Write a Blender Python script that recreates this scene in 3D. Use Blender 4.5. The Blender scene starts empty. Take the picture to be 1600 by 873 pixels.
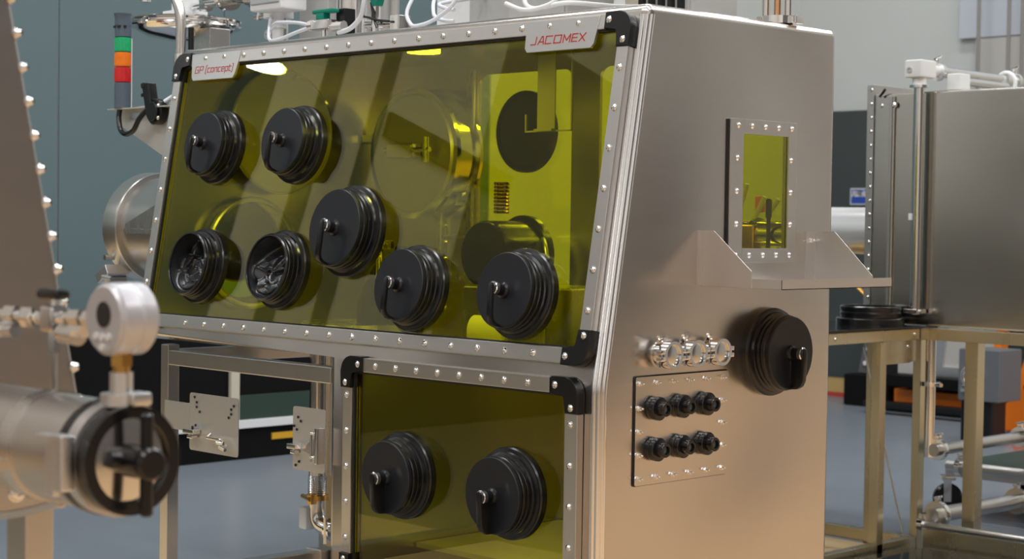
import bpy, bmesh, math, random
from mathutils import Vector, Matrix, noise
random.seed(4)
R = math.radians
scene = bpy.context.scene
col = scene.collection

# ------------------------------------------------------------------ camera, world, lights, exposure
cam_data = bpy.data.cameras.new('camera')
cam = bpy.data.objects.new('camera', cam_data); col.objects.link(cam)
cam.matrix_world = Matrix(((0.7041, -0.0333, 0.7094, 3.0295),
                           (0.7100, 0.0131, -0.7041, -3.3124),
                           (0.0142, 0.9994, 0.0329, 1.5),
                           (0, 0, 0, 1)))
cam_data.sensor_width = 36.0
cam_data.lens = 62.48
cam_data.clip_start = 0.05
cam_data.dof.use_dof = True
cam_data.dof.focus_distance = 4.75
cam_data.dof.aperture_fstop = 6.2
scene.camera = cam
vs = scene.view_settings
vs.view_transform = 'Standard'; vs.look = 'None'; vs.gamma = 1.0; vs.use_curve_mapping = False
vs.exposure = -0.25
world = bpy.data.worlds.new('world'); scene.world = world; world.use_nodes = True
world.node_tree.nodes['Background'].inputs[0].default_value = (0.9, 0.95, 1.0, 1)
world.node_tree.nodes['Background'].inputs[1].default_value = 0.25
scene.cycles.max_bounces = 10
scene.cycles.transparent_max_bounces = 24
scene.cycles.use_denoising = True
scene.cycles.sample_clamp_indirect = 6.0
scene.cycles.caustics_reflective = True
scene.cycles.blur_glossy = 0.5

LAMPS = [(-4.0, -5.0), (-1.0, -5.0), (2.0, -5.0), (5.5, -5.0), (-4.0, -0.6), (-1.0, -0.6), (2.0, -0.6), (5.5, -0.6),
         (-4.0, 3.6), (-1.0, 3.6), (2.0, 3.6), (5.5, 3.6), (-4.0, 7.6), (-0.6, 7.6), (2.6, 7.6), (6.0, 7.6)]
LAMP_Z = 7.3
for (lx, ly) in LAMPS:
    ld = bpy.data.lights.new('hall_lamp', 'AREA'); ld.shape = 'RECTANGLE'; ld.size = 2.0; ld.size_y = 0.6
    ld.energy = 120; ld.color = (0.97, 0.985, 1.0)
    lo = bpy.data.objects.new('hall_lamp_light', ld); col.objects.link(lo); lo.location = (lx, ly, LAMP_Z - 0.06)

# ------------------------------------------------------------------ materials
def new_mat(name):
    m = bpy.data.materials.new(name); m.use_nodes = True
    return m, m.node_tree.nodes, m.node_tree.links, m.node_tree.nodes['Principled BSDF']

def plain(name, c, rough=0.5, metal=0.0, spec=0.5, var=0.0, vscale=8.0, coat=0.0, bump=0.0):
    m, N, L, B = new_mat(name)
    B.inputs['Base Color'].default_value = (*c, 1); B.inputs['Roughness'].default_value = rough
    B.inputs['Metallic'].default_value = metal; B.inputs['Specular IOR Level'].default_value = spec
    B.inputs['Coat Weight'].default_value = coat
    if var or bump:
        tc = N.new('ShaderNodeTexCoord'); nz = N.new('ShaderNodeTexNoise'); nz.inputs['Scale'].default_value = vscale
        nz.inputs['Detail'].default_value = 5
        L.new(tc.outputs['Object'], nz.inputs['Vector'])
        if var:
            mx = N.new('ShaderNodeMix'); mx.data_type = 'RGBA'
            mx.inputs[6].default_value = (*[x * (1 - var) for x in c], 1); mx.inputs[7].default_value = (*[min(1, x * (1 + var)) for x in c], 1)
            L.new(nz.outputs['Fac'], mx.inputs[0]); L.new(mx.outputs[2], B.inputs['Base Color'])
        if bump:
            bp = N.new('ShaderNodeBump'); bp.inputs['Strength'].default_value = bump; bp.inputs['Distance'].default_value = 0.01
            L.new(nz.outputs['Fac'], bp.inputs['Height']); L.new(bp.outputs['Normal'], B.inputs['Normal'])
    return m

def steel(name, c=(0.62, 0.60, 0.575), rough=0.3, drough=0.06, stretch=(3, 3, 160), var=0.05, wave=0.0):
    """brushed stainless: a stretched noise varies roughness and tint along the grain"""
    m, N, L, B = new_mat(name)
    B.inputs['Metallic'].default_value = 1.0
    tc = N.new('ShaderNodeTexCoord'); mp = N.new('ShaderNodeMapping'); mp.inputs['Scale'].default_value = stretch
    nz = N.new('ShaderNodeTexNoise'); nz.inputs['Scale'].default_value = 2.0; nz.inputs['Detail'].default_value = 6
    L.new(tc.outputs['Object'], mp.inputs['Vector']); L.new(mp.outputs['Vector'], nz.inputs['Vector'])
    mr = N.new('ShaderNodeMapRange'); mr.inputs[3].default_value = rough - drough; mr.inputs[4].default_value = rough + drough
    L.new(nz.outputs['Fac'], mr.inputs[0]); L.new(mr.outputs[0], B.inputs['Roughness'])
    n2 = N.new('ShaderNodeTexNoise'); n2.inputs['Scale'].default_value = 2.2; n2.inputs['Detail'].default_value = 3
    L.new(tc.outputs['Object'], n2.inputs['Vector'])
    ad = N.new('ShaderNodeMath'); ad.operation = 'ADD'; L.new(nz.outputs['Fac'], ad.inputs[0]); L.new(n2.outputs['Fac'], ad.inputs[1])
    if wave:
        bp = N.new('ShaderNodeBump'); bp.inputs['Strength'].default_value = 1.0; bp.inputs['Distance'].default_value = wave
        n3 = N.new('ShaderNodeTexNoise'); n3.inputs['Scale'].default_value = 1.7; n3.inputs['Detail'].default_value = 0.0
        L.new(tc.outputs['Object'], n3.inputs['Vector']); L.new(n3.outputs['Fac'], bp.inputs['Height']); L.new(bp.outputs['Normal'], B.inputs['Normal'])
    hf = N.new('ShaderNodeMath'); hf.operation = 'MULTIPLY'; hf.inputs[1].default_value = 0.5; L.new(ad.outputs[0], hf.inputs[0])
    mx = N.new('ShaderNodeMix'); mx.data_type = 'RGBA'
    mx.inputs[6].default_value = (*[x * (1 - var) for x in c], 1); mx.inputs[7].default_value = (*[min(1, x * (1 + var)) for x in c], 1)
    L.new(hf.outputs[0], mx.inputs[0]); L.new(mx.outputs[2], B.inputs['Base Color'])
    return m

def glass(name, c, gloss_boost=1.0, rough=0.0):
    """sheet glass or acrylic: straight see-through tint plus a Fresnel mirror on both faces"""
    m, N, L, B = new_mat(name); N.remove(B)
    out = N['Material Output']; tr = N.new('ShaderNodeBsdfTransparent'); gl = N.new('ShaderNodeBsdfGlossy'); mix = N.new('ShaderNodeMixShader')
    tr.inputs[0].default_value = (*c, 1); gl.inputs['Roughness'].default_value = rough
    geo = N.new('ShaderNodeNewGeometry'); ior = N.new('ShaderNodeMix'); ior.data_type = 'FLOAT'
    ior.inputs[2].default_value = 1.49; ior.inputs[3].default_value = 1 / 1.49
    fr = N.new('ShaderNodeFresnel'); L.new(geo.outputs['Backfacing'], ior.inputs[0]); L.new(ior.outputs[0], fr.inputs['IOR'])
    mu = N.new('ShaderNodeMath'); mu.operation = 'MULTIPLY'; mu.inputs[1].default_value = gloss_boost
    L.new(fr.outputs[0], mu.inputs[0]); L.new(mu.outputs[0], mix.inputs[0])
    L.new(tr.outputs[0], mix.inputs[1]); L.new(gl.outputs[0], mix.inputs[2]); L.new(mix.outputs[0], out.inputs['Surface'])
    return m

def emit(name, c, s):
    m, N, L, B = new_mat(name)
    B.inputs['Base Color'].default_value = (*c, 1); B.inputs['Emission Color'].default_value = (*c, 1); B.inputs['Emission Strength'].default_value = s
    return m

M = {
 'shell': steel('stainless_satin', (0.60, 0.565, 0.53), 0.25, 0.02, (1.5, 1.5, 30), 0.05, 0.03),
 'bar': steel('stainless_bar', (0.64, 0.62, 0.60), 0.33, 0.012, (1.5, 1.5, 1.5), 0.02),
 'tube': steel('stainless_tube', (0.62, 0.60, 0.575), 0.30, 0.03, (8, 8, 2)),
 'sheet': steel('stainless_sheet', (0.66, 0.645, 0.62), 0.27, 0.03, (10, 10, 2)),
 'mirror': steel('stainless_bright', (0.56, 0.545, 0.50), 0.20, 0.02, (1.5, 1.5, 20), 0.04),
 'satin_sheet': steel('satin_sheet_steel', (0.64, 0.61, 0.58), 0.42, 0.02, (4, 4, 4), 0.03),
 'polish': plain('polished_steel', (0.70, 0.69, 0.67), 0.13, 1.0),
 'chrome': plain('chrome', (0.80, 0.79, 0.78), 0.10, 1.0),
 'satin': plain('satin_aluminium', (0.72, 0.72, 0.73), 0.33, 1.0),
 'black': plain('black_plastic', (0.008, 0.008, 0.009), 0.28, spec=0.4),
 'cover': plain('black_cover_satin', (0.0105, 0.012, 0.016), 0.38, spec=0.36, var=0.15, vscale=4),
 'rubber': plain('black_rubber', (0.006, 0.006, 0.007), 0.22, spec=0.5),
 'glove': plain('black_glove_rubber', (0.016, 0.018, 0.021), 0.25, spec=0.7),
 'gasket': plain('dark_gasket', (0.008, 0.008, 0.008), 0.6),
 'yellow': glass('yellow_acrylic', (0.915, 0.910, 0.13), 1.3),
 'clear': glass('clear_glass', (0.96, 0.97, 0.97), 1.6),
 'red_ink': plain('red_lettering', (0.42, 0.025, 0.02), 0.5),
 'plate': plain('nameplate_steel', (0.62, 0.61, 0.60), 0.33, 1.0),
 'grey_plastic': plain('slate_grey_plastic', (0.085, 0.115, 0.155), 0.45),
 'lens_green': plain('green_lens', (0.01, 0.42, 0.16), 0.22, spec=0.6, var=0.25, vscale=60),
 'lens_amber': plain('amber_lens', (0.85, 0.20, 0.005), 0.22, spec=0.6, var=0.2, vscale=60),
 'lens_red': plain('red_lens', (0.58, 0.012, 0.015), 0.22, spec=0.6, var=0.25, vscale=60),
 'white_plastic': plain('white_plastic', (0.72, 0.73, 0.74), 0.4),
 'white_paint': plain('white_paint', (0.70, 0.71, 0.71), 0.35),
 'cream_paint': plain('cream_paint', (0.55, 0.50, 0.40), 0.5),
 'tube_white': plain('translucent_hose', (0.68, 0.71, 0.76), 0.3, spec=0.6),
 'grey_paint': plain('grey_paint', (0.40, 0.40, 0.39), 0.45),
 'green_plastic': plain('green_plastic', (0.0, 0.20, 0.14), 0.35),
 'conduit': plain('conduit_paint', (0.22, 0.21, 0.20), 0.5),
 'pale_disc': plain('pale_disc', (0.55, 0.54, 0.52), 0.4, 0.5),
 'mid_grey': plain('mid_grey_paint', (0.13, 0.138, 0.15), 0.45),
 'seam': plain('polished_weld_seam', (0.88, 0.88, 0.89), 0.2, 1.0),
 'gold_reflection': steel('tube_gold_reflection', (0.62, 0.555, 0.40), 0.28, 0.03, (8, 8, 2)),  # stainless frame tube with a golden reflection mixed into its base colour
 'bright_duct': plain('bright_duct', (0.82, 0.82, 0.82), 0.25, 0.55),
 'ochre_bright': plain('yellow_post_paint', (0.48, 0.40, 0.10), 0.5), 'red_floor': plain('red_floor_paint', (0.30, 0.10, 0.08), 0.5),
 'bright_plate': plain('bead_blasted_plate', (0.60, 0.59, 0.575), 0.45, 0.45),
 'plate_satin': plain('satin_mount_plate', (0.60, 0.59, 0.57), 0.38, 0.75),
 'insert': plain('grey_insert', (0.10, 0.13, 0.13), 0.3),
 'brass': plain('brass', (0.62, 0.36, 0.10), 0.25, 1.0),
 'copper': plain('copper', (0.72, 0.42, 0.24), 0.2, 1.0),
 'display': plain('dark_display', (0.012, 0.013, 0.016), 0.3),
 'gauge': plain('gauge_aluminium', (0.52, 0.52, 0.55), 0.34, 0.4),
 'wall_green': plain('green_grey_wall_paint', (0.098, 0.148, 0.160), 0.55, var=0.05, vscale=1.5),
 'wall_white': plain('white_wall_paint', (0.76, 0.755, 0.74), 0.6),
 'wall_band_olive': plain('olive_grey_reflection_band', (0.105, 0.10, 0.085), 0.6),
 'wall_band_drab': plain('drab_reflection_band', (0.24, 0.235, 0.22), 0.6),
 'wall_band_dark': plain('dark_reflection_band', (0.055, 0.052, 0.042), 0.6),
 'wall_pale': plain('pale_grey_wall_paint', (0.50, 0.515, 0.50), 0.6, var=0.04, vscale=1.2),
 'wall_dark': plain('charcoal_dark', (0.040, 0.050, 0.050), 0.5, var=0.1, vscale=2),
 'wall_blue': plain('blue_white_wall_panel', (0.47, 0.50, 0.55), 0.6),
 'wall_beige': plain('beige_wall_paint', (0.45, 0.435, 0.405), 0.6),
 'wall_far': plain('taupe_wall_paint', (0.108, 0.104, 0.104), 0.7),
 'ceiling': plain('ceiling_paint', (0.80, 0.81, 0.83), 0.8),
 'floor': plain('grey_blue_floor', (0.188, 0.215, 0.248), 0.30, spec=0.4, var=0.08, vscale=2.5),
 'floor_tan': plain('tan_floor', (0.57, 0.365, 0.195), 0.55, var=0.12, vscale=3),
 'floor_front': plain('sand_floor', (0.25, 0.21, 0.155), 0.55, var=0.12, vscale=3),
 'plywood': plain('pale_gold_reflector', (0.72, 0.53, 0.29), 0.55, var=0.08, vscale=5),
 'ochre': plain('ochre_paint', (0.50, 0.34, 0.13), 0.5),
 'red_paint': plain('red_paint', (0.45, 0.05, 0.03), 0.5),
 'orange': plain('orange_paint', (0.85, 0.20, 0.005), 0.35),
 'dark_green': plain('dark_green_paint', (0.022, 0.045, 0.034), 0.4),
 'black_cloth': plain('black_cabinet_paint', (0.004, 0.004, 0.004), 0.55, spec=0.15),
 'yellow_paint': plain('yellow_paint', (0.70, 0.38, 0.02), 0.5),
 'blue_sign': plain('blue_sign', (0.015, 0.06, 0.36), 0.4),
 'off_white': plain('off_white_ink', (0.75, 0.75, 0.74), 0.5),
 'table_black': plain('black_glossy_top', (0.010, 0.011, 0.012), 0.08, spec=0.6),
 'lamp_soft': emit('lamp_soft', (1.0, 0.97, 0.92), 6.0),
 'lamp_glow': emit('lamp_glow', (1.0, 0.98, 0.96), 40.0),
}

# ------------------------------------------------------------------ mesh helpers
def frame_z(axis):
    z = Vector(axis).normalized(); h = Vector((0, 0, 1)) if abs(z.z) < 0.9 else Vector((1, 0, 0))
    x = h.cross(z).normalized(); y = z.cross(x)
    return Matrix((x, y, z)).transposed().to_4x4()

class MB:
    """collects shapes in world coordinates into one mesh"""
    def __init__(s): s.bm = bmesh.new()
    def box(s, x0, x1, y0, y1, z0, z1, bev=0.0, mat=None, seg=2):
        T = Matrix.Translation(((x0 + x1) / 2, (y0 + y1) / 2, (z0 + z1) / 2)) @ Matrix.Diagonal((abs(x1 - x0), abs(y1 - y0), abs(z1 - z0), 1))
        r = bmesh.ops.create_cube(s.bm, size=1.0, matrix=T); vv = r['verts']
        if bev > 0:
            ed = list({e for v in vv for e in v.link_edges})
            b = bmesh.ops.bevel(s.bm, geom=ed, offset=bev, segments=seg, affect='EDGES', profile=0.5)
            vv = list({v for f in b['faces'] for v in f.verts} | {v for v in vv if v.is_valid})
        if mat is not None: bmesh.ops.transform(s.bm, matrix=mat, verts=vv)
        return s
    def lathe(s, prof, mat=None, n=40, closed=False):
        mat = mat or Matrix.Identity(4); rings = []
        for (r, h) in prof:
            if r < 1e-6: rings.append([s.bm.verts.new(mat @ Vector((0, 0, h)))])
            else: rings.append([s.bm.verts.new(mat @ Vector((r * math.cos(2 * math.pi * k / n), r * math.sin(2 * math.pi * k / n), h))) for k in range(n)])
        pairs = list(zip(rings, rings[1:])) + ([(rings[-1], rings[0])] if closed else [])
        for a, b in pairs:
            for k in range(n):
                q = (k + 1) % n
                if len(a) == 1 and len(b) == 1: continue
                if len(a) == 1: s.bm.faces.new((a[0], b[q], b[k])[::-1]) if False else s.bm.faces.new((a[0], b[k], b[q])[::-1])
                elif len(b) == 1: s.bm.faces.new((a[k], a[q], b[0]))
                else: s.bm.faces.new((a[k], a[q], b[q], b[k]))
        return s
    def cyl(s, p0, p1, r0, r1=None, n=24, bev=0.0):
        p0, p1 = Vector(p0), Vector(p1); r1 = r0 if r1 is None else r1
        mat = Matrix.Translation(p0) @ frame_z(p1 - p0); L = (p1 - p0).length
        if bev: pr = [(0, 0), (r0 - bev, 0), (r0, bev), (r1, L - bev), (r1 - bev, L), (0, L)]
        else: pr = [(0, 0), (r0, 0), (r1, L), (0, L)]
        return s.lathe(pr, mat, n)
    def ring(s, p0, p1, ro, ri, n=32):
        p0, p1 = Vector(p0), Vector(p1); L = (p1 - p0).length
        return s.lathe([(ri, 0), (ro, 0), (ro, L), (ri, L)], Matrix.Translation(p0) @ frame_z(p1 - p0), n, True)
    def torus(s, c, axis, Rm, r, n=40, k=10):
        pr = [(Rm + r * math.cos(2 * math.pi * i / k), r * math.sin(2 * math.pi * i / k)) for i in range(k)]
        return s.lathe(pr, Matrix.Translation(c) @ frame_z(axis), n, True)
    def tube(s, pts, r, n=10, smooth=0):
        P = [Vector(p) for p in pts]
        if smooth:
            Q = []
            for i in range(len(P) - 1):
                a, b, c, d = P[max(i - 1, 0)], P[i], P[i + 1], P[min(i + 2, len(P) - 1)]
                for k in range(smooth):
                    t = k / smooth
                    Q.append(0.5 * ((2 * b) + (c - a) * t + (2 * a - 5 * b + 4 * c - d) * t * t + (3 * b - a - 3 * c + d) * t ** 3))
            P = Q + [P[-1]]
        rings, up = [], None
        for i, p in enumerate(P):
            t = (P[min(i + 1, len(P) - 1)] - P[max(i - 1, 0)]).normalized()
            if up is None: up = frame_z(t).to_3x3().col[0]
            up = (up - t * up.dot(t)).normalized(); w = t.cross(up)
            rr = r[i] if isinstance(r, (list, tuple)) else r
            rings.append([s.bm.verts.new(p + rr * (math.cos(2 * math.pi * k / n) * up + math.sin(2 * math.pi * k / n) * w)) for k in range(n)])
        for a, b in zip(rings, rings[1:]):
            for k in range(n): s.bm.faces.new((a[k], a[(k + 1) % n], b[(k + 1) % n], b[k]))
        s.bm.faces.new(rings[0][::-1]); s.bm.faces.new(rings[-1])
        return s
    def prism(s, poly, mat, h0, h1, bev=0.0):
        lo = [s.bm.verts.new(mat @ Vector((x, y, h0))) for x, y in poly]; hi = [s.bm.verts.new(mat @ Vector((x, y, h1))) for x, y in poly]
        f = [s.bm.faces.new(lo[::-1]), s.bm.faces.new(hi)]; n = len(poly)
        for k in range(n): f.append(s.bm.faces.new((lo[k], lo[(k + 1) % n], hi[(k + 1) % n], hi[k])))
        if bev:
            bmesh.ops.bevel(s.bm, geom=list({e for ff in f[:2] for e in ff.edges}), offset=bev, segments=2, affect='EDGES', profile=0.5)
        return s
    def mesh(s, name, mat, angle=38):
        bmesh.ops.recalc_face_normals(s.bm, faces=s.bm.faces)
        me = bpy.data.meshes.new(name); s.bm.to_mesh(me); s.bm.free()
        for p in me.polygons: p.use_smooth = True
        me.set_sharp_from_angle(angle=R(angle)); me.materials.append(mat)
        return me
    def build(s, name, mat, parent=None, angle=38):
        me = s.mesh(name, mat, angle)
        o = bpy.data.objects.new(name, me); col.objects.link(o)
        if parent is not None:
            o.parent = parent; me.transform(Matrix.Translation(-root_loc(parent)))
        even_normals(o)
        return o

def even_normals(o):
    w = o.modifiers.new('weighted_normals', 'WEIGHTED_NORMAL'); w.keep_sharp = True; w.weight = 100

def root_loc(o):
    v = Vector((0, 0, 0))
    while o is not None: v += o.location; o = o.parent
    return v

def put(me, name, mat, parent, mw):
    """place shared mesh data with a world matrix under a parent whose chain is only translated"""
    o = bpy.data.objects.new(name, me); col.objects.link(o); o.parent = parent
    o.matrix_basis = Matrix.Translation(-root_loc(parent)) @ mw
    return o

def thing(name, loc, label, cat, group=None):
    o = bpy.data.objects.new(name, None); col.objects.link(o); o.location = loc; o.empty_display_size = 0.05
    o['label'] = label; o['category'] = cat
    if group: o['group'] = group
    return o

def tag(o, label, cat, group=None, origin=None):
    o['label'] = label; o['category'] = cat
    if group: o['group'] = group
    if origin is not None:
        o.data.transform(Matrix.Translation(-Vector(origin))); o.location = origin
    return o

def struct(o):
    o['kind'] = 'structure'; return o

def rounded_rect(x0, x1, y0, y1, r, k=5):
    pts = []
    for cx, cy, a0 in ((x1 - r, y1 - r, 0), (x0 + r, y1 - r, 90), (x0 + r, y0 + r, 180), (x1 - r, y0 + r, 270)):
        for i in range(k + 1):
            a = R(a0 + 90 * i / k); pts.append((cx + r * math.cos(a), cy + r * math.sin(a)))
    return pts

# ------------------------------------------------------------------ the hall
SEAM = 2.28
XL, XR, YF, YB, ZC = -6.5, 8.5, -9.5, 9.72, 8.0
struct(MB().box(XL - 0.2, XR + 0.2, YF - 0.2, YB + 0.2, -0.2, 0.0).build('floor', M['floor']))
struct(MB().box(0.35, XR, YF, YB, 0.0, 0.004).build('floor_near_side', M['floor_tan']))
struct(MB().box(XL, 0.35, YF, -0.2, 0.0, 0.004).build('floor_near_front', M['floor_front']))
struct(MB().box(-5.2, -2.2, -2.4, 0.15, 0.004, 0.02).build('floor_reflector', M['plywood']))  # unseen board, added so the rear legs reflect a golden tone
struct(MB().box(XL - 0.2, XR + 0.2, YF - 0.2, YB + 0.2, ZC, ZC + 0.2).build('ceiling', M['ceiling']))
wl = struct(MB().box(XL - 0.2, XL, YF, YB, 0, ZC).build('wall_left', M['wall_pale']))
def wall_panel(y0, y1, z0, z1, mt, th=0.012): MB().box(XL, XL + th, y0 + 0.004, y1 - 0.004, z0, z1, 0.003).build('panel', M[mt], wl)
for k in range(-1, 7):
    wall_panel(SEAM - 2.4 + (k - 1) * 1.2 + 1.2, SEAM - 2.4 + k * 1.2 + 1.2, 0.12, ZC, 'wall_green' if k < 5 else 'wall_pale')
for (y0, y1, mt) in ((-3.24, SEAM - 3.6, 'wall_green'), (-3.60, -3.24, 'wall_white'), (-3.76, -3.60, 'wall_green'), (-4.06, -3.76, 'wall_white'), (-4.20, -4.06, 'wall_green'),
                     (-5.15, -4.2, 'wall_white'), (-6.6, -5.15, 'wall_band_olive'), (-7.8, -6.6, 'wall_band_olive'), (-9.4, -7.8, 'wall_band_olive')):
    wall_panel(y0, y1, 1.6, 2.95, mt); wall_panel(y0, y1, 2.95, 4.9, 'wall_band_drab' if mt == 'wall_band_olive' else mt); wall_panel(y0, y1, 4.9, ZC, 'wall_white')  # unseen panels, coloured in bands for their reflections in window and steel
wall_panel(-9.4, SEAM - 3.6, 0.0, 1.596, 'wall_band_dark', 0.03)  # unseen dark band, set here so low steel faces reflect something dark
MB().box(XL, XL + 0.05, -5.5, -4.22, 3.62, 3.80, 0.004).build('dark_beam', M['wall_dark'], wl)  # unseen dark beam, placed for its reflection in the sloped window
wb = struct(MB().box(XL - 0.2, XR + 0.2, YB, YB + 0.2, 0, ZC).build('wall_back', M['wall_pale']))
MB().box(XL, -2.6, YB - 0.04, YB, 0.17, 2.5, 0.01).build('dark_panel', M['wall_dark'], wb)
MB().box(-4.7, -2.3, YB - 0.05, YB, 2.5, 3.05, 0.01).build('beige_panel', M['wall_beige'], wb)
MB().box(-4.85, -0.8, YB - 0.06, YB, 3.05, ZC, 0.01).build('blue_white_panel', M['wall_blue'], wb)
struct(MB().box(XL, -1.0, YB - 0.03, YB, 0.04, 0.17).build('baseboard_back', M['ochre']))
struct(MB().box(XL, -1.0, YB - 0.035, YB, 0.0, 0.04).build('trim_1', M['red_paint']))
wr = struct(MB().box(XR, XR + 0.2, YF, YB, 0, ZC).build('wall_right', M['wall_far']))
MB().box(XR - 0.02, XR, YF, -1.2, 0.9, ZC, 0.004).build('panel', M['wall_white'], wr)  # unseen white panel, added to brighten the corner seam
struct(MB().box(XL - 0.2, XR + 0.2, YF - 0.2, YF, 0, ZC).build('wall_front', M['wall_white']))
wf = bpy.data.objects['wall_front']
MB().box(XL, XR, YF, YF + 0.03, 0.0, 0.9, 0.004).build('panel', M['wall_band_dark'], wf); struct(wf)  # unseen dark band along the wall behind the camera, added for reflections
for i, (lx, ly) in enumerate(LAMPS):
    t = thing('ceiling_lamp', (lx, ly, LAMP_Z), 'long white hall lamp hanging below the ceiling', 'lamp', 'hall lamps')
    MB().box(lx - 1.03, lx + 1.03, ly - 0.32, ly + 0.32, LAMP_Z - 0.05, LAMP_Z + 0.03, 0.01).build('housing', M['white_paint'], t)
    for dx in (-0.6, 0.6): MB().cyl((lx + dx, ly, LAMP_Z + 0.03), (lx + dx, ly, ZC), 0.004, n=6).build('rod', M['satin'], t)

# ------------------------------------------------------------------ main glovebox
GB = thing('glovebox', (-1.06, 0.5, 0.0), 'large stainless steel glovebox with sloped yellow window and seven round black glove ports', 'glovebox')
YK, ZK, YT, ZT = 0.012, 1.08, 0.18, 2.07
SA = math.atan2(YT - YK, ZT - ZK)
UB = Vector((0, math.sin(SA), math.cos(SA))); NB = Vector((0, -math.cos(SA), math.sin(SA)))
def mat_axes(o, x, y, z):
    m = Matrix((x, y, z)).transposed().to_4x4(); m.translation = o; return m
SLOPE = mat_axes(Vector((0, YK, ZK)), Vector((1, 0, 0)), UB, NB)       # local x along the front, y up the slope, z out of it
FRONT = mat_axes(Vector((0, 0.012, 0)), Vector((1, 0, 0)), Vector((0, 0, 1)), Vector((0, -1, 0)))
SIDE = mat_axes(Vector((0, 0, 0)), Vector((0, 1, 0)), Vector((0, 0, 1)), Vector((1, 0, 0)))
def at(base, x, y, h=0.0): return base @ Matrix.Translation((x, y, h))

XW, XM, ZB, ZM, YR = -2.115, -1.085, 0.36, 1.09, 1.02
yk = YK + (ZM - ZK) * math.tan(SA)
def solid(verts, faces, bev=0.0):
    bm = bmesh.new(); vs_ = [bm.verts.new(v) for v in verts]
    for f in faces: bm.faces.new([vs_[i] for i in f])
    bmesh.ops.recalc_face_normals(bm, faces=bm.faces)
    if bev:
        ed = [e for e in bm.edges if len(e.link_faces) == 2 and e.calc_face_angle(0) > R(25)]
        bmesh.ops.bevel(bm, geom=ed, offset=bev, segments=5, affect='EDGES', profile=0.5)
    me = bpy.data.meshes.new('tmp'); bm.to_mesh(me); bm.free()
    o = bpy.data.objects.new('tmp', me); col.objects.link(o); return o
V = [(XW, yk, ZM), (XW, YT, ZT), (XW, YR, ZT), (XW, YR, ZM),          # 0-3 left end
     (0, yk, ZM), (0, YT, ZT), (0, YR, ZT),                            # 4-6 right end
     (XM, yk, ZM), (XM, YR, ZM),                                       # 7-8
     (XM, 0.012, ZB), (XM, YR, ZB), (0, 0.012, ZB), (0, YR, ZB)]       # 9-12
F = [(0, 1, 2, 3), (0, 7, 4, 5, 1), (1, 5, 6, 2), (0, 3, 8, 7), (4, 11, 12, 6, 5), (7, 9, 11, 4), (7, 8, 10, 9), (9, 10, 12, 11), (3, 2, 6, 12, 10, 8)]
shell = solid(V, F, 0.024)
cutters = []
def cut_poly(pts, mat, h0, h1):
    o = MB().prism(pts, mat, h0, h1).build('tmp_cut', M['shell']); cutters.append(o)
def cut_box(*a):
    o = MB().box(*a).build('tmp_cut', M['shell']); cutters.append(o)
T_ = 0.012
# inner chambers
iv = [(XW + T_, yk + T_ + 0.004, ZM + 0.02), (XW + T_, YT + T_, ZT - T_), (XW + T_, YR - T_, ZT - T_), (XW + T_, YR - T_, ZM + 0.02),
      (-T_, yk + T_ + 0.004, ZM + 0.02), (-T_, YT + T_, ZT - T_), (-T_, YR - T_, ZT - T_), (-T_, YR - T_, ZM + 0.02)]
cutters.append(solid(iv, [(0, 1, 2, 3), (4, 7, 6, 5), (0, 4, 5, 1), (1, 5, 6, 2), (2, 6, 7, 3), (3, 7, 4, 0)]))
cut_box(XM + T_, -T_, 0.012 + T_, YR - T_, ZB + T_, ZM - 0.01)
cut_poly(rounded_rect(-2.045, -0.078, 0.092, 0.931, 0.012), SLOPE, -0.04, 0.05)
cut_poly(rounded_rect(-0.93, -0.10, 0.475, 1.058, 0.012), FRONT, -0.05, 0.05)
cut_poly(rounded_rect(0.570, 0.780, 1.43, 1.75, 0.004), SIDE, -0.05, 0.05)
REAR = mat_axes(Vector((0, YR, 0)), Vector((1, 0, 0)), Vector((0, 0, 1)), Vector((0, -1, 0)))
RW = [(-1.50, -1.05), (-0.925, -0.13)]
for (a, b) in RW: cut_poly(rounded_rect(a, b, 1.15, 2.01, 0.035), REAR, -0.05, 0.05)
AY, AZ, AR = 0.42, 1.455, 0.178
o = MB().cyl((-2.3, 0.44, 1.385), (-2.0, 0.44, 1.385), AR - 0.01, n=48).build('tmp_cut', M['shell']); cutters.append(o)
for c in cutters:
    md = shell.modifiers.new('b', 'BOOLEAN'); md.operation = 'DIFFERENCE'; md.object = c; md.solver = 'EXACT'
bpy.context.view_layer.update()
me = bpy.data.meshes.new_from_object(shell.evaluated_get(bpy.context.evaluated_depsgraph_get()))
for c in cutters + [shell]: bpy.data.objects.remove(c)
me.name = 'body_shell'; me.materials.clear(); me.materials.append(M['shell'])
for p in me.polygons: p.use_smooth = True; p.material_index = 0
me.set_sharp_from_angle(angle=R(25)); me.transform(Matrix.Translation(-GB.location))
body = bpy.data.objects.new('body_shell', me); col.objects.link(body); body.parent = GB; even_normals(body)

cs = MB(); prof = []
for i in range(49):
    a = R(-12 + 114 * i / 48); rr = 0.0245 + 0.0030 * abs(math.sin(3 * math.pi * i / 48)) ** 0.8
    prof.append((-0.024 + rr * math.cos(a - math.pi / 2 + R(0)) , 0.024 + rr * math.sin(a - math.pi / 2)))
levels = [(ZB + 0.03, 0.012), (ZM - 0.03, 0.012), (ZM, yk), (ZM + 0.03, yk + 0.03 * math.tan(SA)), (ZT - 0.03, YT - 0.03 * math.tan(SA))]
rows = [[cs.bm.verts.new((x, y + yo, z)) for (x, y) in prof] for (z, yo) in levels]
for a, b in zip(rows, rows[1:]):
    for k in range(len(prof) - 1): cs.bm.faces.new((a[k], a[k + 1], b[k + 1], b[k]))
cs.build('corner_seam', M['seam'], GB, 60)
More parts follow.
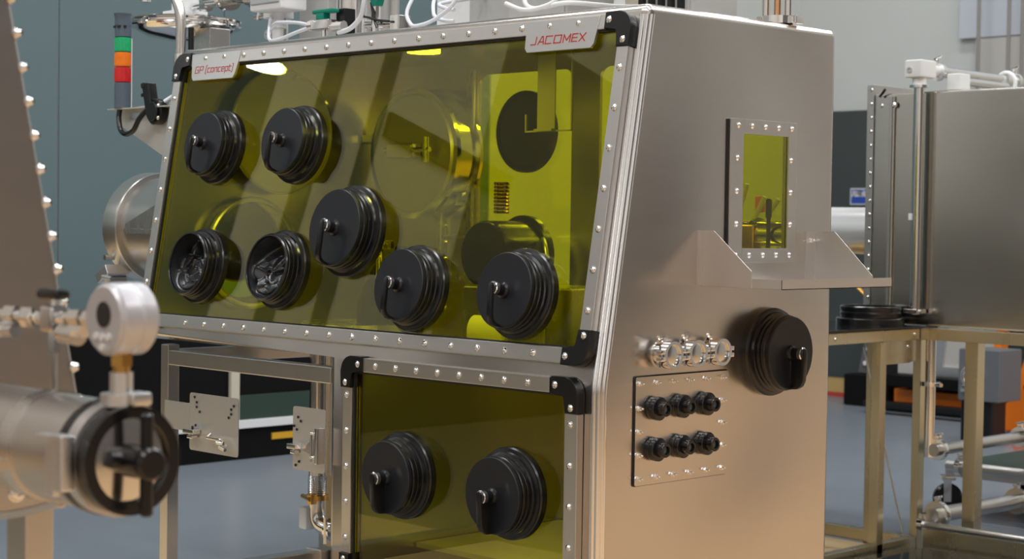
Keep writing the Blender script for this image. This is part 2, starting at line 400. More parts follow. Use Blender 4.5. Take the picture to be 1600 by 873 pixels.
# shared small hardware
def bolt_mesh(r=0.0085, h=0.006):
    b = MB(); b.lathe([(0, 0.0), (r * 1.15, 0.0), (r * 1.15, 0.0012), (r, 0.0015), (r * 0.95, h * 0.45), (r * 0.72, h * 0.8), (r * 0.42, h), (r * 0.36, h * 0.55), (0, h * 0.55)], n=14)
    return b.mesh('bolt', M['chrome'], 30)
BOLT = bolt_mesh(); BOLT_S = bolt_mesh(0.0075, 0.006)
def stud_mesh():
    b = MB(); b.lathe([(0, 0), (0.0075, 0), (0.0075, 0.0015), (0, 0.0015)], n=14); b.lathe([(0, 0.0015), (0.0065, 0.0015), (0.0065, 0.007), (0.0, 0.007)], n=6)
    b.lathe([(0, 0.007), (0.0033, 0.007), (0.0033, 0.015), (0.0025, 0.016), (0, 0.016)], n=10)
    return b.mesh('stud', M['chrome'], 30)
STUD = stud_mesh()

# ---- upper window
GH = 0.012                                                            # glass height over the body plane
UW = MB().prism(rounded_rect(-2.062, -0.06, 0.078, 0.948, 0.01), SLOPE, 0.003, 0.009).build('front_window', M['yellow'], GB)
FH = 0.025
def bar(base, x0, x1, y0, y1, h0, h1, parent, name='frame_bar', mat='bar', bev=0.0025):
    return MB().box(x0, x1, y0, y1, h0, h1, bev, base).build(name, M[mat], parent)
XA, XB, VA, VB_ = -2.092, -0.030, 0.053, 0.975
BW = 0.041
bar(SLOPE, XA + 0.07, XB - 0.09, VB_ - BW, VB_, 0.0, FH, UW); bar(SLOPE, XA + 0.075, XB - 0.09, VA, VA + BW, 0.0, FH, UW)
bar(SLOPE, XB - BW, XB, VA + 0.085, VB_ - 0.09, 0.0, FH, UW); bar(SLOPE, XA, XA + BW, VA + 0.085, VB_ - 0.09, 0.0, FH, UW)
def cap_poly(x, y, sx, sy, lx, ly, w, rad):
    """L shaped corner cap, corner at (x, y), legs run towards sx/sy"""
    p = [(lx, 0), (lx, w)]
    for i in range(5):
        a = R(90 * i / 4); p.append((w + 0.012 - 0.012 * math.sin(a), w + 0.012 - 0.012 * math.cos(a)))
    p += [(w, ly), (0, ly)]
    for i in range(8):
        a = R(90 * i / 7); p.append((rad - rad * math.cos(a), rad - rad * math.sin(a)))
    q = [(x + sx * u, y + sy * v) for u, v in p]
    return q if sx * sy < 0 else q[::-1]
def corner_cap(base, x, y, sx, sy, parent, lx=0.094, ly=0.094, w=0.045, h=0.031):
    q = cap_poly(x, y, sx, sy, lx, ly, w, 0.045)
    MB().prism(q, base, 0.0, h, 0.003).build('corner_cap', M['black'], parent)
    put(BOLT, 'bolt', None, parent, at(base, x + sx * (lx - 0.016), y + sy * 0.022, h))
    put(BOLT, 'bolt', None, parent, at(base, x + sx * 0.022, y + sy * (ly - 0.016), h))
for (x, y, sx, sy) in ((XB + 0.004, VB_ + 0.004, -1, -1), (XA - 0.004, VB_ + 0.004, 1, -1), (XB + 0.004, VA - 0.004, -1, 1), (XA - 0.004, VA - 0.004, 1, 1)):
    corner_cap(SLOPE, x, y, sx, sy, UW)
# dark rubber seal round the pane
def seal(base, x0, x1, y0, y1, w, h0, h1, parent):
    for a in ((x0, x1, y1 - w, y1), (x0, x1, y0, y0 + w), (x0, x0 + w, y0 + w, y1 - w), (x1 - w, x1, y0 + w, y1 - w)):
        MB().box(*a, h0, h1, 0, base).build('seal', M['gasket'], parent)
seal(SLOPE, XA + BW - 0.004, XB - BW + 0.004, VA + BW - 0.004, VB_ - BW + 0.004, 0.009, 0.0095, 0.018, UW)
for k in range(17): put(BOLT, 'bolt', None, UW, at(SLOPE, -0.2175 - k * 0.1064, VB_ - 0.019, FH))
for k in range(16): put(BOLT, 'bolt', None, UW, at(SLOPE, -0.225 - k * 0.1058, VA + 0.019, FH))
for k in range(7):
    put(BOLT, 'bolt', None, UW, at(SLOPE, XB - 0.021, 0.192 + k * 0.106, FH)); put(BOLT, 'bolt', None, UW, at(SLOPE, XA + 0.021, 0.198 + k * 0.1045, FH))

# lettering from short strokes on a unit grid (width, height 1)
GLY = {
 'J': (0.9, [[(0.0, 0.0), (0.0, 0.0)], [(0.9, 1), (0.78, 0.0), (0.0, 0.0)]]),
 'A': (0.95, [[(0, 0), (0.62, 1), (0.82, 1), (0.95, 0)], [(0.2, 0.3), (0.9, 0.3)]]),
 'C': (1.15, [[(1.15, 1), (0.12, 1), (0, 0), (1.0, 0)]]),
 'O': (1.25, [[(0, 0), (0.12, 1), (1.25, 1), (1.13, 0), (0, 0)]]),
 'M': (1.15, [[(0, 0), (0.12, 1), (0.6, 0.25), (1.2, 1), (1.1, 0)]]),
 'E': (0.95, [[(0.95, 1), (0.12, 1), (0, 0), (0.85, 0)], [(0.06, 0.5), (0.85, 0.5)]]),
 'X': (0.95, [[(0.05, 1), (0.9, 0)], [(1.0, 1), (0.0, 0)]]),
 'G': (1.0, [[(1.05, 1), (0.12, 1), (0, 0), (0.92, 0), (0.98, 0.5), (0.55, 0.5)]]),
 'P': (0.95, [[(0, 0), (0.12, 1), (1.0, 1), (0.94, 0.45), (0.06, 0.45)]]),
 '(': (0.3, [[(0.42, 1.12), (0.2, 1.0), (0.05, -0.1), (0.25, -0.22)]]),
 ')': (0.3, [[(0.1, 1.12), (0.32, 1.0), (0.17, -0.1), (-0.08, -0.22)]]),
 'c': (0.68, [[(0.74, 0.68), (0.1, 0.68), (0, 0), (0.64, 0)]]),
 'o': (0.74, [[(0, 0), (0.09, 0.68), (0.78, 0.68), (0.69, 0), (0, 0)]]),
 'n': (0.72, [[(0, 0), (0.09, 0.68), (0.76, 0.68), (0.68, 0)]]),
 'e': (0.72, [[(0.62, 0), (0, 0), (0.09, 0.68), (0.76, 0.68), (0.72, 0.34), (0.05, 0.34)]]),
 'p': (0.74, [[(-0.04, -0.3), (0.09, 0.68), (0.78, 0.68), (0.69, 0), (0, 0)]]),
 't': (0.5, [[(0.14, 0.95), (0.02, 0), (0.5, 0)], [(-0.02, 0.68), (0.56, 0.68)]]),
 'F': (0.9, [[(0, 0), (0, 1), (0.9, 1)], [(0, 0.5), (0.75, 0.5)]]), 'R': (0.9, [[(0, 0), (0, 1), (0.9, 1), (0.9, 0.5), (0, 0.5)], [(0.45, 0.5), (0.95, 0)]]),
 'Z': (0.9, [[(0, 1), (0.9, 1), (0, 0), (0.9, 0)]]), 'L': (0.8, [[(0, 1), (0, 0), (0.8, 0)]]), 'B': (0.9, [[(0, 0), (0, 1), (0.8, 1), (0.8, 0.5), (0, 0.5)], [(0.8, 0.5), (0.95, 0.5), (0.95, 0), (0, 0)]]),
}
def lettering(text, base, x, y, hgt, width, w, parent, mat, h0=0.0, name='lettering', gap=0.30):
    adv = [GLY[c][0] + gap if c != ' ' else 0.4 for c in text]; sx = width / (sum(adv) - gap)
    b = MB(); cx = x
    for c, a in zip(text, adv):
        if c != ' ':
            for st in GLY[c][1]:
                for p, q in zip(st, st[1:]):
                    P = Vector((cx + p[0] * sx, y + p[1] * hgt)); Q = Vector((cx + q[0] * sx, y + q[1] * hgt)); d = Q - P
                    if d.length < 1e-6: continue
                    d.normalize(); nn = Vector((-d.y, d.x)) * w / 2; P = P - d * w / 2; Q = Q + d * w / 2
                    b.prism([tuple(P - nn), tuple(Q - nn), tuple(Q + nn), tuple(P + nn)], base, h0, h0 + 0.0006)
        cx += a * sx
    return b.build(name, M[mat], parent)
def badge(x0, x1, x2, x3, y0, y1, parent):
    p = [(x0, y1), (x1, y0 + 0.012), (x1 + 0.010, y0), (x2 - 0.010, y0), (x2, y0 + 0.012), (x3, y1)]
    return MB().prism(p, SLOPE, 0.0185, 0.0268, 0.001).build('nameplate', M['plate'], parent)
badge(-0.412, -0.408, -0.152, -0.140, 0.886, 0.972, UW)
lettering('JACOMEX', SLOPE, -0.386, 0.907, 0.0205, 0.200, 0.0032, UW, 'red_ink', 0.0268)
badge(-2.000, -1.985, -1.742, -1.722, 0.882, 0.972, UW)
lettering('GP (concept)', SLOPE, -1.968, 0.907, 0.0215, 0.212, 0.0028, UW, 'red_ink', 0.0268, gap=0.34)

# ---- glove ports
def port_ring_mesh(open_):
    pr = [(0.100, -0.004), (0.1235, -0.004), (0.1235, 0.014), (0.120, 0.018), (0.1205, 0.022), (0.112, 0.0245), (0.110, 0.032), (0.1035, 0.035), (0.1035, 0.041), (0.1065, 0.043),
          (0.1065, 0.047), (0.1025, 0.049), (0.1025, 0.055), (0.1055, 0.057), (0.1055, 0.061), (0.1025, 0.063), (0.1025, 0.068)]
    pr += [(0.0995, 0.072), (0.096, 0.072), (0.094, 0.068), (0.094, -0.004)] if open_ else [(0.098, 0.068), (0.098, -0.004)]
    return MB().lathe(pr, None, 64, True).mesh('glove_port', M['rubber'], 30)
def cover_mesh():
    return MB().lathe([(0, 0.060), (0.1000, 0.060), (0.1018, 0.0625), (0.1018, 0.0765), (0.0995, 0.0785), (0.020, 0.0770), (0, 0.0770)], None, 64).mesh('port_cover', M['cover'], 30)
def knob_mesh():
    return MB().lathe([(0, 0.072), (0.024, 0.072), (0.021, 0.082), (0.0155, 0.086), (0.0155, 0.122), (0.0135, 0.125), (0, 0.125)], None, 28).mesh('hub', M['black'], 30)
def hub_ring_mesh():
    return MB().lathe([(0.0150, 0.108), (0.0185, 0.108), (0.0185, 0.118), (0.0150, 0.120)], None, 28, True).mesh('hub_ring', M['chrome'], 30)
def handle_mesh(solid_web):
    b = MB(); ax = Matrix(((0, 0, 1, 0), (0, 1, 0, 0), (1, 0, 0, 0), (0, 0, 0, 1)))     # prism local: x -> height off the cover, y -> up the cover, extruded sideways
    web = [(0.080, 0.006), (0.123, 0.010), (0.128, 0.0), (0.120, -0.070), (0.114, -0.084), (0.102, -0.092), (0.080, -0.094)]
    if solid_web: b.prism(web, ax, -0.0035, 0.0035, 0.001)
    b.prism([(0.118, 0.013), (0.126, 0.013), (0.1285, 0.0), (0.1245, -0.074), (0.116, -0.090), (0.102, -0.0985), (0.082, -0.100), (0.082, -0.093), (0.100, -0.0915), (0.110, -0.085), (0.116, -0.072), (0.121, 0.0)], ax, -0.008, 0.008, 0.0015)
    return b.mesh('handle', M['black'], 30)
def glove_mesh(seed):
    bm = bmesh.new(); nr, na = 34, 110; rings = []
    rnd = random.Random(seed)
    cells = [(rnd.uniform(-0.07, 0.07), rnd.uniform(-0.07, 0.07), rnd.uniform(-0.012, 0.022), rnd.uniform(-0.8, 0.8), rnd.uniform(-0.8, 0.8)) for _ in range(13)]
    def hh(x, y):
        r = math.hypot(x, y); wx = x + 0.006 * noise.noise(Vector((x * 30, y * 30, seed))); wy = y + 0.006 * noise.noise(Vector((x * 30, y * 30, seed + 5.5)))
        q = sorted((math.hypot(wx - cx, wy - cy), i) for i, (cx, cy, h, gx, gy) in enumerate(cells))
        (d0, i0), (d1, i1) = q[0], q[1]
        f = lambda i: cells[i][2] + cells[i][3] * (x - cells[i][0]) + cells[i][4] * (y - cells[i][1])
        t = min(1, (d1 - d0) / 0.010); ridge = 0.016 * (1 - t) ** 2
        v = f(i0) * (0.5 + 0.5 * t) + f(i1) * (0.5 - 0.5 * t) + ridge
        v = max(-0.045, min(0.050, v - 0.42 * y)) + 0.004
        k = max(0.0, min(1.0, (r - 0.082) / 0.012))
        return v * (1 - k) + 0.054 * k * k + 0.01 * k * (1 - k)
    for i in range(nr + 1):
        r = 0.0942 * i / nr
        rings.append([bm.verts.new((r * math.cos(2 * math.pi * k / na), r * math.sin(2 * math.pi * k / na), hh(r * math.cos(2 * math.pi * k / na), r * math.sin(2 * math.pi * k / na)) + 0.012)) for k in range(na)] if i else [bm.verts.new((0, 0, hh(0, 0) + 0.012))])
    for i in range(nr):
        a, b = rings[i], rings[i + 1]
        for k in range(na):
            q = (k + 1) % na
            bm.faces.new((a[0], b[k], b[q])) if i == 0 else bm.faces.new((a[k], b[k], b[q], a[q]))
    me = bpy.data.meshes.new('glove'); bm.to_mesh(me); bm.free()
    for p in me.polygons: p.use_smooth = True
    me.materials.append(M['glove']); return me
RING_C, RING_O, COVER, HUB, HRING, HANDLE = port_ring_mesh(False), port_ring_mesh(True), cover_mesh(), knob_mesh(), hub_ring_mesh(), handle_mesh(False)
HANDLE_FIN = handle_mesh(True)
def glove_port(mw, seed=None, label=None, turn=0.0, name='glove_port', fin=False):
    p = put(RING_O if seed else RING_C, name, None, GB, mw)
    if label: p['label'] = label
    if seed:
        g = bpy.data.objects.new('glove', glove_mesh(seed)); col.objects.link(g); g.parent = p
    else:
        for me_, nm in ((COVER, 'port_cover'), (HUB, 'hub'), (HRING, 'hub_ring'), (HANDLE_FIN if fin else HANDLE, 'handle')):
            o = bpy.data.objects.new(nm, me_); col.objects.link(o); o.parent = p
            if nm == 'handle': o.rotation_euler.z = turn
    return p
for (x, v, sd) in ((-1.774, 0.652, None), (-1.356, 0.652, None), (-1.773, 0.26, 3), (-1.351, 0.26, 7), (-1.042, 0.384, None), (-0.723, 0.226, None), (-0.302, 0.226, None)):
    glove_port(at(SLOPE, x, v, 0.010) @ Matrix.Diagonal((1.13, 1.13, 1.0, 1)) if x == -1.042 else at(SLOPE, x, v, 0.010), sd, 'open glove port with crumpled black glove' if sd else 'largest closed glove port' if x == -1.042 else None, R(random.uniform(-4, 4)))
for x in (-0.724, -0.295): glove_port(at(FRONT, x, 0.779, 0.010), fin=True)
glove_port(at(SIDE, 0.710, 1.144, 0.004), fin=True)

# ---- lower window
LWN = MB().prism(rounded_rect(-0.955, -0.075, 0.455, 1.078, 0.008), FRONT, 0.003, 0.009).build('lower_window', M['yellow'], GB)
LX0, LX1, LZ0, LZ1 = -0.990, -0.052, 0.435, 1.099
bar(FRONT, LX0 + 0.085, LX1 - 0.10, LZ1 - BW, LZ1, 0, FH, LWN); bar(FRONT, LX0 + 0.085, LX1 - 0.085, LZ0, LZ0 + BW, 0, FH, LWN)
bar(FRONT, LX0, LX0 + BW, LZ0 + 0.09, LZ1 - 0.085, 0, FH, LWN); bar(FRONT, LX1 - BW - 0.004, LX1, LZ0 + 0.09, LZ1 - 0.085, 0, FH, LWN)
for (x, y, sx, sy) in ((LX1 + 0.004, LZ1 + 0.004, -1, -1), (LX0 - 0.004, LZ1 + 0.004, 1, -1), (LX1 + 0.004, LZ0 - 0.004, -1, 1), (LX0 - 0.004, LZ0 - 0.004, 1, 1)):
    corner_cap(FRONT, x, y, sx, sy, LWN)
seal(FRONT, LX0 + BW - 0.004, LX1 - BW + 0.002, LZ0 + BW - 0.004, LZ1 - BW + 0.004, 0.010, 0.0095, 0.018, LWN)
for k in range(8): put(BOLT, 'bolt', None, LWN, at(FRONT, -0.231 - k * 0.0877, LZ1 - 0.020, FH))
for k in range(5):
    put(BOLT, 'bolt', None, LWN, at(FRONT, LX0 + 0.019, 0.571 + k * 0.1043, FH))
    if k < 4: put(BOLT, 'bolt', None, LWN, at(FRONT, LX1 - 0.024, 0.664 + k * 0.1058, FH))

# ---- side window
SW = MB().box(0.003, 0.0055, 0.555, 0.800, 1.415, 1.765).build('side_window', M['yellow'], GB)
MB().box(0.0002, 0.0045, 0.510, 0.556, 1.392, 1.786).build('seal', M['gasket'], SW); MB().box(0.0002, 0.0045, 0.797, 0.815, 1.396, 1.786).build('seal', M['gasket'], SW)
for a in ((0.5145, 0.5725, 1.394, 1.788), (0.7775, 0.8185, 1.394, 1.788), (0.5725, 0.7775, 1.7475, 1.788), (0.5725, 0.7775, 1.394, 1.4335)):
    MB().box(0.0045, 0.0100, *a, 0.0008).build('frame_bar', M['bar'], SW)
for y, z in [(0.5475 + 0.0608 * k, 1.770) for k in range(5)] + [(0.6045 + 0.0613 * k, 1.4145) for k in range(4)] + [(0.545, 1.681 - 0.0903 * k) for k in range(3)] + [(0.5435, 1.4145)] + [(0.7895, 1.681 - 0.0903 * k) for k in range(3)]:
    put(BOLT_S, 'bolt', None, SW, at(SIDE, y, z, 0.010))

# ---- tray below the side window
TR = MB().box(0.0, 0.262, 0.418, 0.925, 1.3310, 1.3330).box(0.2605, 0.262, 0.418, 0.925, 1.331, 1.357).box(0.165, 0.262, 0.418, 0.4195, 1.331, 1.357).build('side_tray', M['satin_sheet'], GB)
YZ = lambda y: mat_axes(Vector((0, y, 0)), Vector((1, 0, 0)), Vector((0, 0, 1)), Vector((0, -1, 0)))
MB().prism([(0.0, 1.333), (0.164, 1.333), (0.164, 1.377), (0.036, 1.482), (0.0, 1.482)], YZ(0.418), 0, 0.002).build('gusset', M['satin_sheet'], TR)
MB().prism([(0.0, 1.333), (0.20, 1.333), (0.20, 1.36), (0.070, 1.482), (0.0, 1.482)], YZ(0.925), 0, 0.002).build('gusset', M['satin_sheet'], TR)
MB().box(0.0, 0.0025, 0.880, 0.925, 1.335, 1.482).build('flange', M['satin_sheet'], TR)
MB().box(0.0, 0.0025, 0.392, 0.418, 1.335, 1.482).build('flange', M['satin_sheet'], TR)
put(STUD, 'bolt', None, TR, at(SIDE, 0.902, 1.456, 0.0025)); put(BOLT_S, 'bolt', None, TR, Matrix.Translation((0.07, 0.84, 1.333)))

# ---- three clamped blank ports on the side
for y in (0.246, 0.346, 0.449):
    k = MB().cyl((-0.002, y, 1.156), (0.028, y, 1.156), 0.0235, n=32).ring((0.0, y, 1.156), (0.004, y, 1.156), 0.034, 0.02).build('clamped_port', M['polish'], GB)
    MB().ring((0.026, y, 1.156), (0.050, y, 1.156), 0.0365, 0.0285, 40).build('clamp_ring', M['chrome'], k)
    MB().lathe([(0, 0.036), (0.029, 0.036), (0.029, 0.041), (0.0225, 0.044), (0, 0.040)], at(SIDE, y, 1.156), 32).build('blank_disc', M['polish'], k)
    for s_ in (-1, 1):
        for dz in (0.003, -0.015):
            MB().box(0.030, 0.048, y + s_ * 0.042 - 0.009, y + s_ * 0.042 + 0.009, 1.156 + dz, 1.156 + dz + 0.012, 0.002).build('clamp_lug', M['chrome'], k)
    MB().cyl((0.038, y - 0.044, 1.126), (0.038, y - 0.044, 1.205), 0.0028, n=8).cyl((0.038, y - 0.052, 1.192), (0.038, y - 0.036, 1.198), 0.005, n=8).cyl((0.038, y - 0.036, 1.192), (0.038, y - 0.054, 1.206), 0.004, n=8).build('wing_screw', M['chrome'], k)

# ---- feedthrough panel with six black sockets
FP = MB().prism(rounded_rect(0.146, 0.530, 0.817, 1.100, 0.006), SIDE, 0.0036, 0.006, 0.0006).build('feedthrough_panel', M['shell'], GB)
MB().prism(rounded_rect(0.1435, 0.528, 0.8155, 1.1030, 0.006), SIDE, 0.0002, 0.0035).build('seal', M['gasket'], FP)
for k in range(6):
    put(STUD, 'stud', None, FP, at(SIDE, 0.160 + k * 0.0683, 1.083, 0.006)); put(STUD, 'stud', None, FP, at(SIDE, 0.160 + k * 0.0683, 0.836, 0.006))
for k in range(3):
    put(STUD, 'stud', None, FP, at(SIDE, 0.158, 1.019 - k * 0.0608, 0.006)); put(STUD, 'stud', None, FP, at(SIDE, 0.503, 1.0205 - k * 0.061, 0.006))
def socket_mesh():
    return MB().lathe([(0, 0), (0.0305, 0), (0.0305, 0.006), (0.0285, 0.0075), (0.0285, 0.010), (0.0315, 0.0115), (0.0310, 0.021), (0.0285, 0.023), (0.0195, 0.024), (0.0190, 0.044), (0.0175, 0.046), (0.0115, 0.046), (0.0105, 0.034), (0, 0.034)], None, 32).mesh('socket', M['rubber'], 30)
SOCK = socket_mesh()
def insert_mesh(): return MB().lathe([(0, 0.058), (0.0094, 0.058), (0.0094, 0.064), (0, 0.064)], None, 20).mesh('insert', M['insert'], 30)
INS = insert_mesh()
for z in (1.016, 0.909):
    for k in range(3):
        s_ = put(SOCK, 'socket', None, FP, at(SIDE, 0.221 + k * 0.1015, z, 0.004))
        put(INS, 'insert', None, FP, at(SIDE, 0.221 + k * 0.1015, z, -0.022))

# ---- support frame under the left half
def sqtube(name, x0, x1, y0, y1, z0, z1, parent, mat='tube'): return MB().box(x0, x1, y0, y1, z0, z1, 0.004).build(name, M[mat], parent)
SF = sqtube('support_frame', -1.935, XM, 0.018, 0.063, 1.008, 1.058, GB)
sqtube('support_leg', -1.980, -1.935, 0.018, 0.063, 0.0, 1.075, SF); sqtube('support_leg', -1.980, -1.935, 0.93, 0.975, 0.0, 1.075, SF)
sqtube('rail', -1.980, -1.935, 0.063, 0.93, 1.008, 1.058, SF); sqtube('rail', -1.935, XM, 0.93, 0.975, 1.008, 1.058, SF)
sqtube('rail', -1.985, -1.930, 0.063, 0.93, 0.12, 0.17, SF)
for x in (XM + 0.02, -0.08):
    for y in (0.05, 0.93): sqtube('leg', x, x + 0.05, y, y + 0.05, 0.0, ZB + 0.01, GB)
MB().box(-1.150, -1.092, -0.75, 0.06, 0.458, 0.512, 0.004).build('lower_rail', M['tube'], GB)
MB().box(-1.155, -1.087, -0.008, 0.0, 0.454, 0.516, 0.002).build('rail_joint', M['tube'], GB)

# ---- two mounting plates with latches
def mount_plate(x0, x1, z0, z1, y, holes):
    p = MB().prism(rounded_rect(x0, x1, z0, z1, 0.010), YZ(y), -0.0025, 0.0).build('mounting_plate', M['plate_satin'], GB)
    b = MB()
    for (hx, hz) in holes: b.cyl((hx, y - 0.0032, hz), (hx, y - 0.001, hz), 0.0042, n=10)
    b.build('screw_holes', M['gasket'], p)
    return p
pl = mount_plate(-1.786, -1.521, 0.744, 0.930, 0.002, [(-1.757, 0.917), (-1.745, 0.901), (-1.745, 0.886), (-1.728, 0.871), (-1.75, 0.826), (-1.768, 0.818), (-1.543, 0.905), (-1.557, 0.893), (-1.557, 0.878), (-1.570, 0.866), (-1.775, 0.80)])
MB().box(-1.945, -1.786, 0.012, 0.0145, 0.80, 0.892).box(-1.790, -1.7865, 0.0, 0.0145, 0.79, 0.895).build('side_arm', M['plate_satin'], pl)
MB().box(-1.780, -1.722, -0.030, 0.0, 0.800, 0.815, 0.002).box(-1.765, -1.735, -0.024, -0.002, 0.785, 0.795, 0.002).build('latch', M['chrome'], pl)
MB().tube([(-1.665, 0.0, 0.806), (-1.66, -0.018, 0.796), (-1.60, -0.026, 0.797), (-1.575, -0.022, 0.795), (-1.553, -0.018, 0.776)], 0.0042, 8).cyl((-1.585, -0.032, 0.788), (-1.553, -0.030, 0.788), 0.006, n=10).cyl((-1.575, -0.03, 0.775), (-1.545, -0.03, 0.768), 0.006, n=10).build('hook', M['chrome'], pl)
pl2 = mount_plate(-1.240, -1.085, 0.741, 0.932, 0.000, [(-1.213, 0.900), (-1.20, 0.889), (-1.232, 0.872), (-1.219, 0.862), (-1.223, 0.754), (-1.207, 0.766)])
MB().box(-1.236, -1.195, -0.028, 0.0, 0.805, 0.820, 0.002).box(-1.226, -1.205, -0.022, -0.002, 0.790, 0.800, 0.002).prism([(-1.195, 0.802), (-1.16, 0.825), (-1.14, 0.84), (-1.14, 0.79), (-1.165, 0.800)], YZ(0.0), 0.001, 0.006).build('latch', M['chrome'], pl2)
MB().cyl((-1.128, -0.018, 0.775), (-1.128, -0.018, 0.866), 0.0035, n=8).cyl((-1.128, -0.018, 0.860), (-1.096, -0.018, 0.860), 0.006, n=10).cyl((-1.128, -0.018, 0.788), (-1.096, -0.018, 0.788), 0.006, n=10).box(-1.1, -1.085, -0.03, 0.002, 0.77, 0.88, 0.004).build('hinge', M['polish'], pl2)

# ---- antechamber on the left end
AN = MB().lathe([(AR, 0.0), (AR + 0.006, 0.0), (AR + 0.006, 0.48), (AR, 0.48)], Matrix.Translation((-2.11, AY, AZ)) @ frame_z((-1, 0, 0)), 72, True).build('antechamber', M['tube'], GB)
MB().lathe([(AR, 0.0), (AR + 0.024, 0.0), (AR + 0.028, 0.008), (AR + 0.028, 0.080), (AR + 0.020, 0.086), (AR, 0.086)], Matrix.Translation((-2.575, AY, AZ)) @ frame_z((-1, 0, 0)), 72, True).build('flange_ring', M['tube'], AN)
MB().lathe([(0, 0), (AR + 0.02, 0), (AR + 0.02, 0.012), (0, 0.012)], Matrix.Translation((-2.661, AY, AZ)) @ frame_z((-1, 0, 0)), 72).build('door', M['tube'], AN)
XZp = mat_axes(Vector((0, AY - AR - 0.05, 0)), Vector((1, 0, 0)), Vector((0, 0, 1)), Vector((0, -1, 0)))
MB().prism([(-2.115, 1.454), (-2.475, 1.454), (-2.475, 1.469), (-2.115, 1.60)], XZp, -0.002, 0.0).box(-2.48, -2.115, AY - AR - 0.052, AY - AR + 0.03, 1.436, 1.452).build('wedge_bracket', M['sheet'], AN)
MB().box(-2.68, -2.60, AY - AR - 0.045, AY - AR + 0.05, AZ - 0.190, AZ - 0.150, 0.004, Matrix.Translation((-2.64, AY - AR, AZ - 0.17)) @ Matrix.Rotation(R(-28), 4, 'Y') @ Matrix.Translation((2.64, -(AY - AR), -(AZ - 0.17)))).box(-2.64, -2.61, AY - AR - 0.03, AY - AR + 0.05, AZ - 0.30, AZ - 0.18, 0.004).cyl((-2.62, AY - AR - 0.05, AZ - 0.18), (-2.56, AY - AR - 0.05, AZ - 0.185), 0.008, n=10).build('latch', M['satin'], AN)
MB().cyl((-2.64, AY - AR + 0.02, AZ - 0.11), (-2.64, AY - AR - 0.03, AZ - 0.11), 0.010, n=12).build('latch_pin', M['chrome'], AN)

# ---- bracket for the signal tower
BRK = MB().prism([(-2.585, 1.882), (-2.585, 1.836), (-2.115, 1.640), (-2.115, 1.905), (-2.16, 1.905)], YZ(0.225), -0.002, 0.0).box(-2.585, -2.115, 0.185, 0.227, 1.880, 1.884).box(-2.117, -2.113, 0.22, 0.29, 1.64, 1.9).build('tower_bracket', M['bright_plate'], GB)
MB().box(-2.49, -2.43, 0.2205, 0.224, 1.846, 1.868, 0.001).build('slot_plate', M['satin'], BRK)

# ---- inside the box: rear port covers, round flange, hinge strips, shelves, small equipment
def rear_port(x, z, r, depth, mat='rubber'):
    return MB().lathe([(0, 0.0), (r, 0.0), (r, 0.02), (r * 0.93, 0.026), (r * 0.9, depth), (r * 0.86, depth + 0.006), (0, depth + 0.006)], at(REAR, x, z, 0.006), 48).build('rear_glove_port', M[mat], GB)
for i, (a, b) in enumerate(RW):
    w_ = MB().box(a - 0.03, b + 0.03 if b < -0.2 else b + 0.02, YR - 0.004, YR + 0.002, 1.13, 2.03).build('rear_window', M['yellow'], GB)
rear_port(-1.258, 1.805, 0.140, 0.012); rp = rear_port(-1.262, 1.385, 0.135, 0.02)
MB().lathe([(0, 0), (0.115, 0), (0.115, 0.17), (0.108, 0.18), (0, 0.18)], at(REAR, -1.262, 1.385, 0.03), 48).build('sleeve', M['rubber'], rp)
MB().tube([(-1.14, 0.97, 1.44), (-1.10, 0.94, 1.42), (-1.075, 0.93, 1.34), (-1.09, 0.94, 1.27), (-1.16, 0.96, 1.25)], 0.008, 10, 6).build('bent_tube', M['satin'], rp)
FX, FZ = -1.715, 1.735
RF = MB().lathe([(0.19, 0), (0.235, 0), (0.235, 0.014), (0.215, 0.018), (0.215, 0.10), (0.232, 0.104), (0.232, 0.122), (0.19, 0.122)], at(REAR, FX, FZ, 0.006), 72, True).build('rear_flange', M['polish'], GB)
MB().lathe([(0, 0.0), (0.212, 0.0), (0.212, 0.126), (0.205, 0.132), (0, 0.128)], at(REAR, FX, FZ, 0.004), 72).build('flange_door', M['satin_sheet'], RF)
MB().box(-1.80, -1.66, YR - 0.185, YR - 0.135, 1.715, 1.770, 0.01).cyl((-1.82, YR - 0.17, 1.745), (-1.58, YR - 0.17, 1.745), 0.009).cyl((-1.60, YR - 0.17, 1.70), (-1.60, YR - 0.17, 1.79), 0.012).build('latch', M['chrome'], RF)
HS = MB().cyl((-1.672, YR - 0.026, 1.16), (-1.672, YR - 0.026, 1.86), 0.008, n=12).box(-1.700, -1.645, YR - 0.020, YR - 0.012, 1.16, 1.86).build('hinge_strip', M['sheet'], GB)
b = MB()
for k in range(12): b.cyl((-1.688, YR - 0.02, 1.19 + k * 0.058), (-1.688, YR - 0.026, 1.19 + k * 0.058), 0.005, n=8).cyl((-1.656, YR - 0.02, 1.19 + k * 0.058), (-1.656, YR - 0.026, 1.19 + k * 0.058), 0.005, n=8)
b.build('hinge_screws', M['chrome'], HS)
MB().box(-2.09, -1.70, YR - 0.05, YR - 0.012, 1.785, 1.812, 0.002).build('upper_rail', M['bar'], GB)
MB().box(-1.90, -1.53, YR - 0.03, YR - 0.012, 1.553, 1.563, 0.001).build('cross_rail', M['bar'], GB)
MB().box(-1.66, -1.51, YR - 0.03, YR - 0.012, 1.438, 1.446, 0.001).build('cross_rail', M['bar'], GB)
MB().box(-1.545, -1.515, YR - 0.03, YR - 0.012, 1.12, 2.03, 0.003).build('post', M['sheet'], GB)
MB().box(-0.865, -0.860, 0.600, 0.606, 1.776, 1.83).box(-0.865, -0.666, 0.600, 0.606, 1.774, 1.779).box(-0.671, -0.666, 0.600, 0.606, 1.776, 2.055).build('wire_frame', M['conduit'], GB)
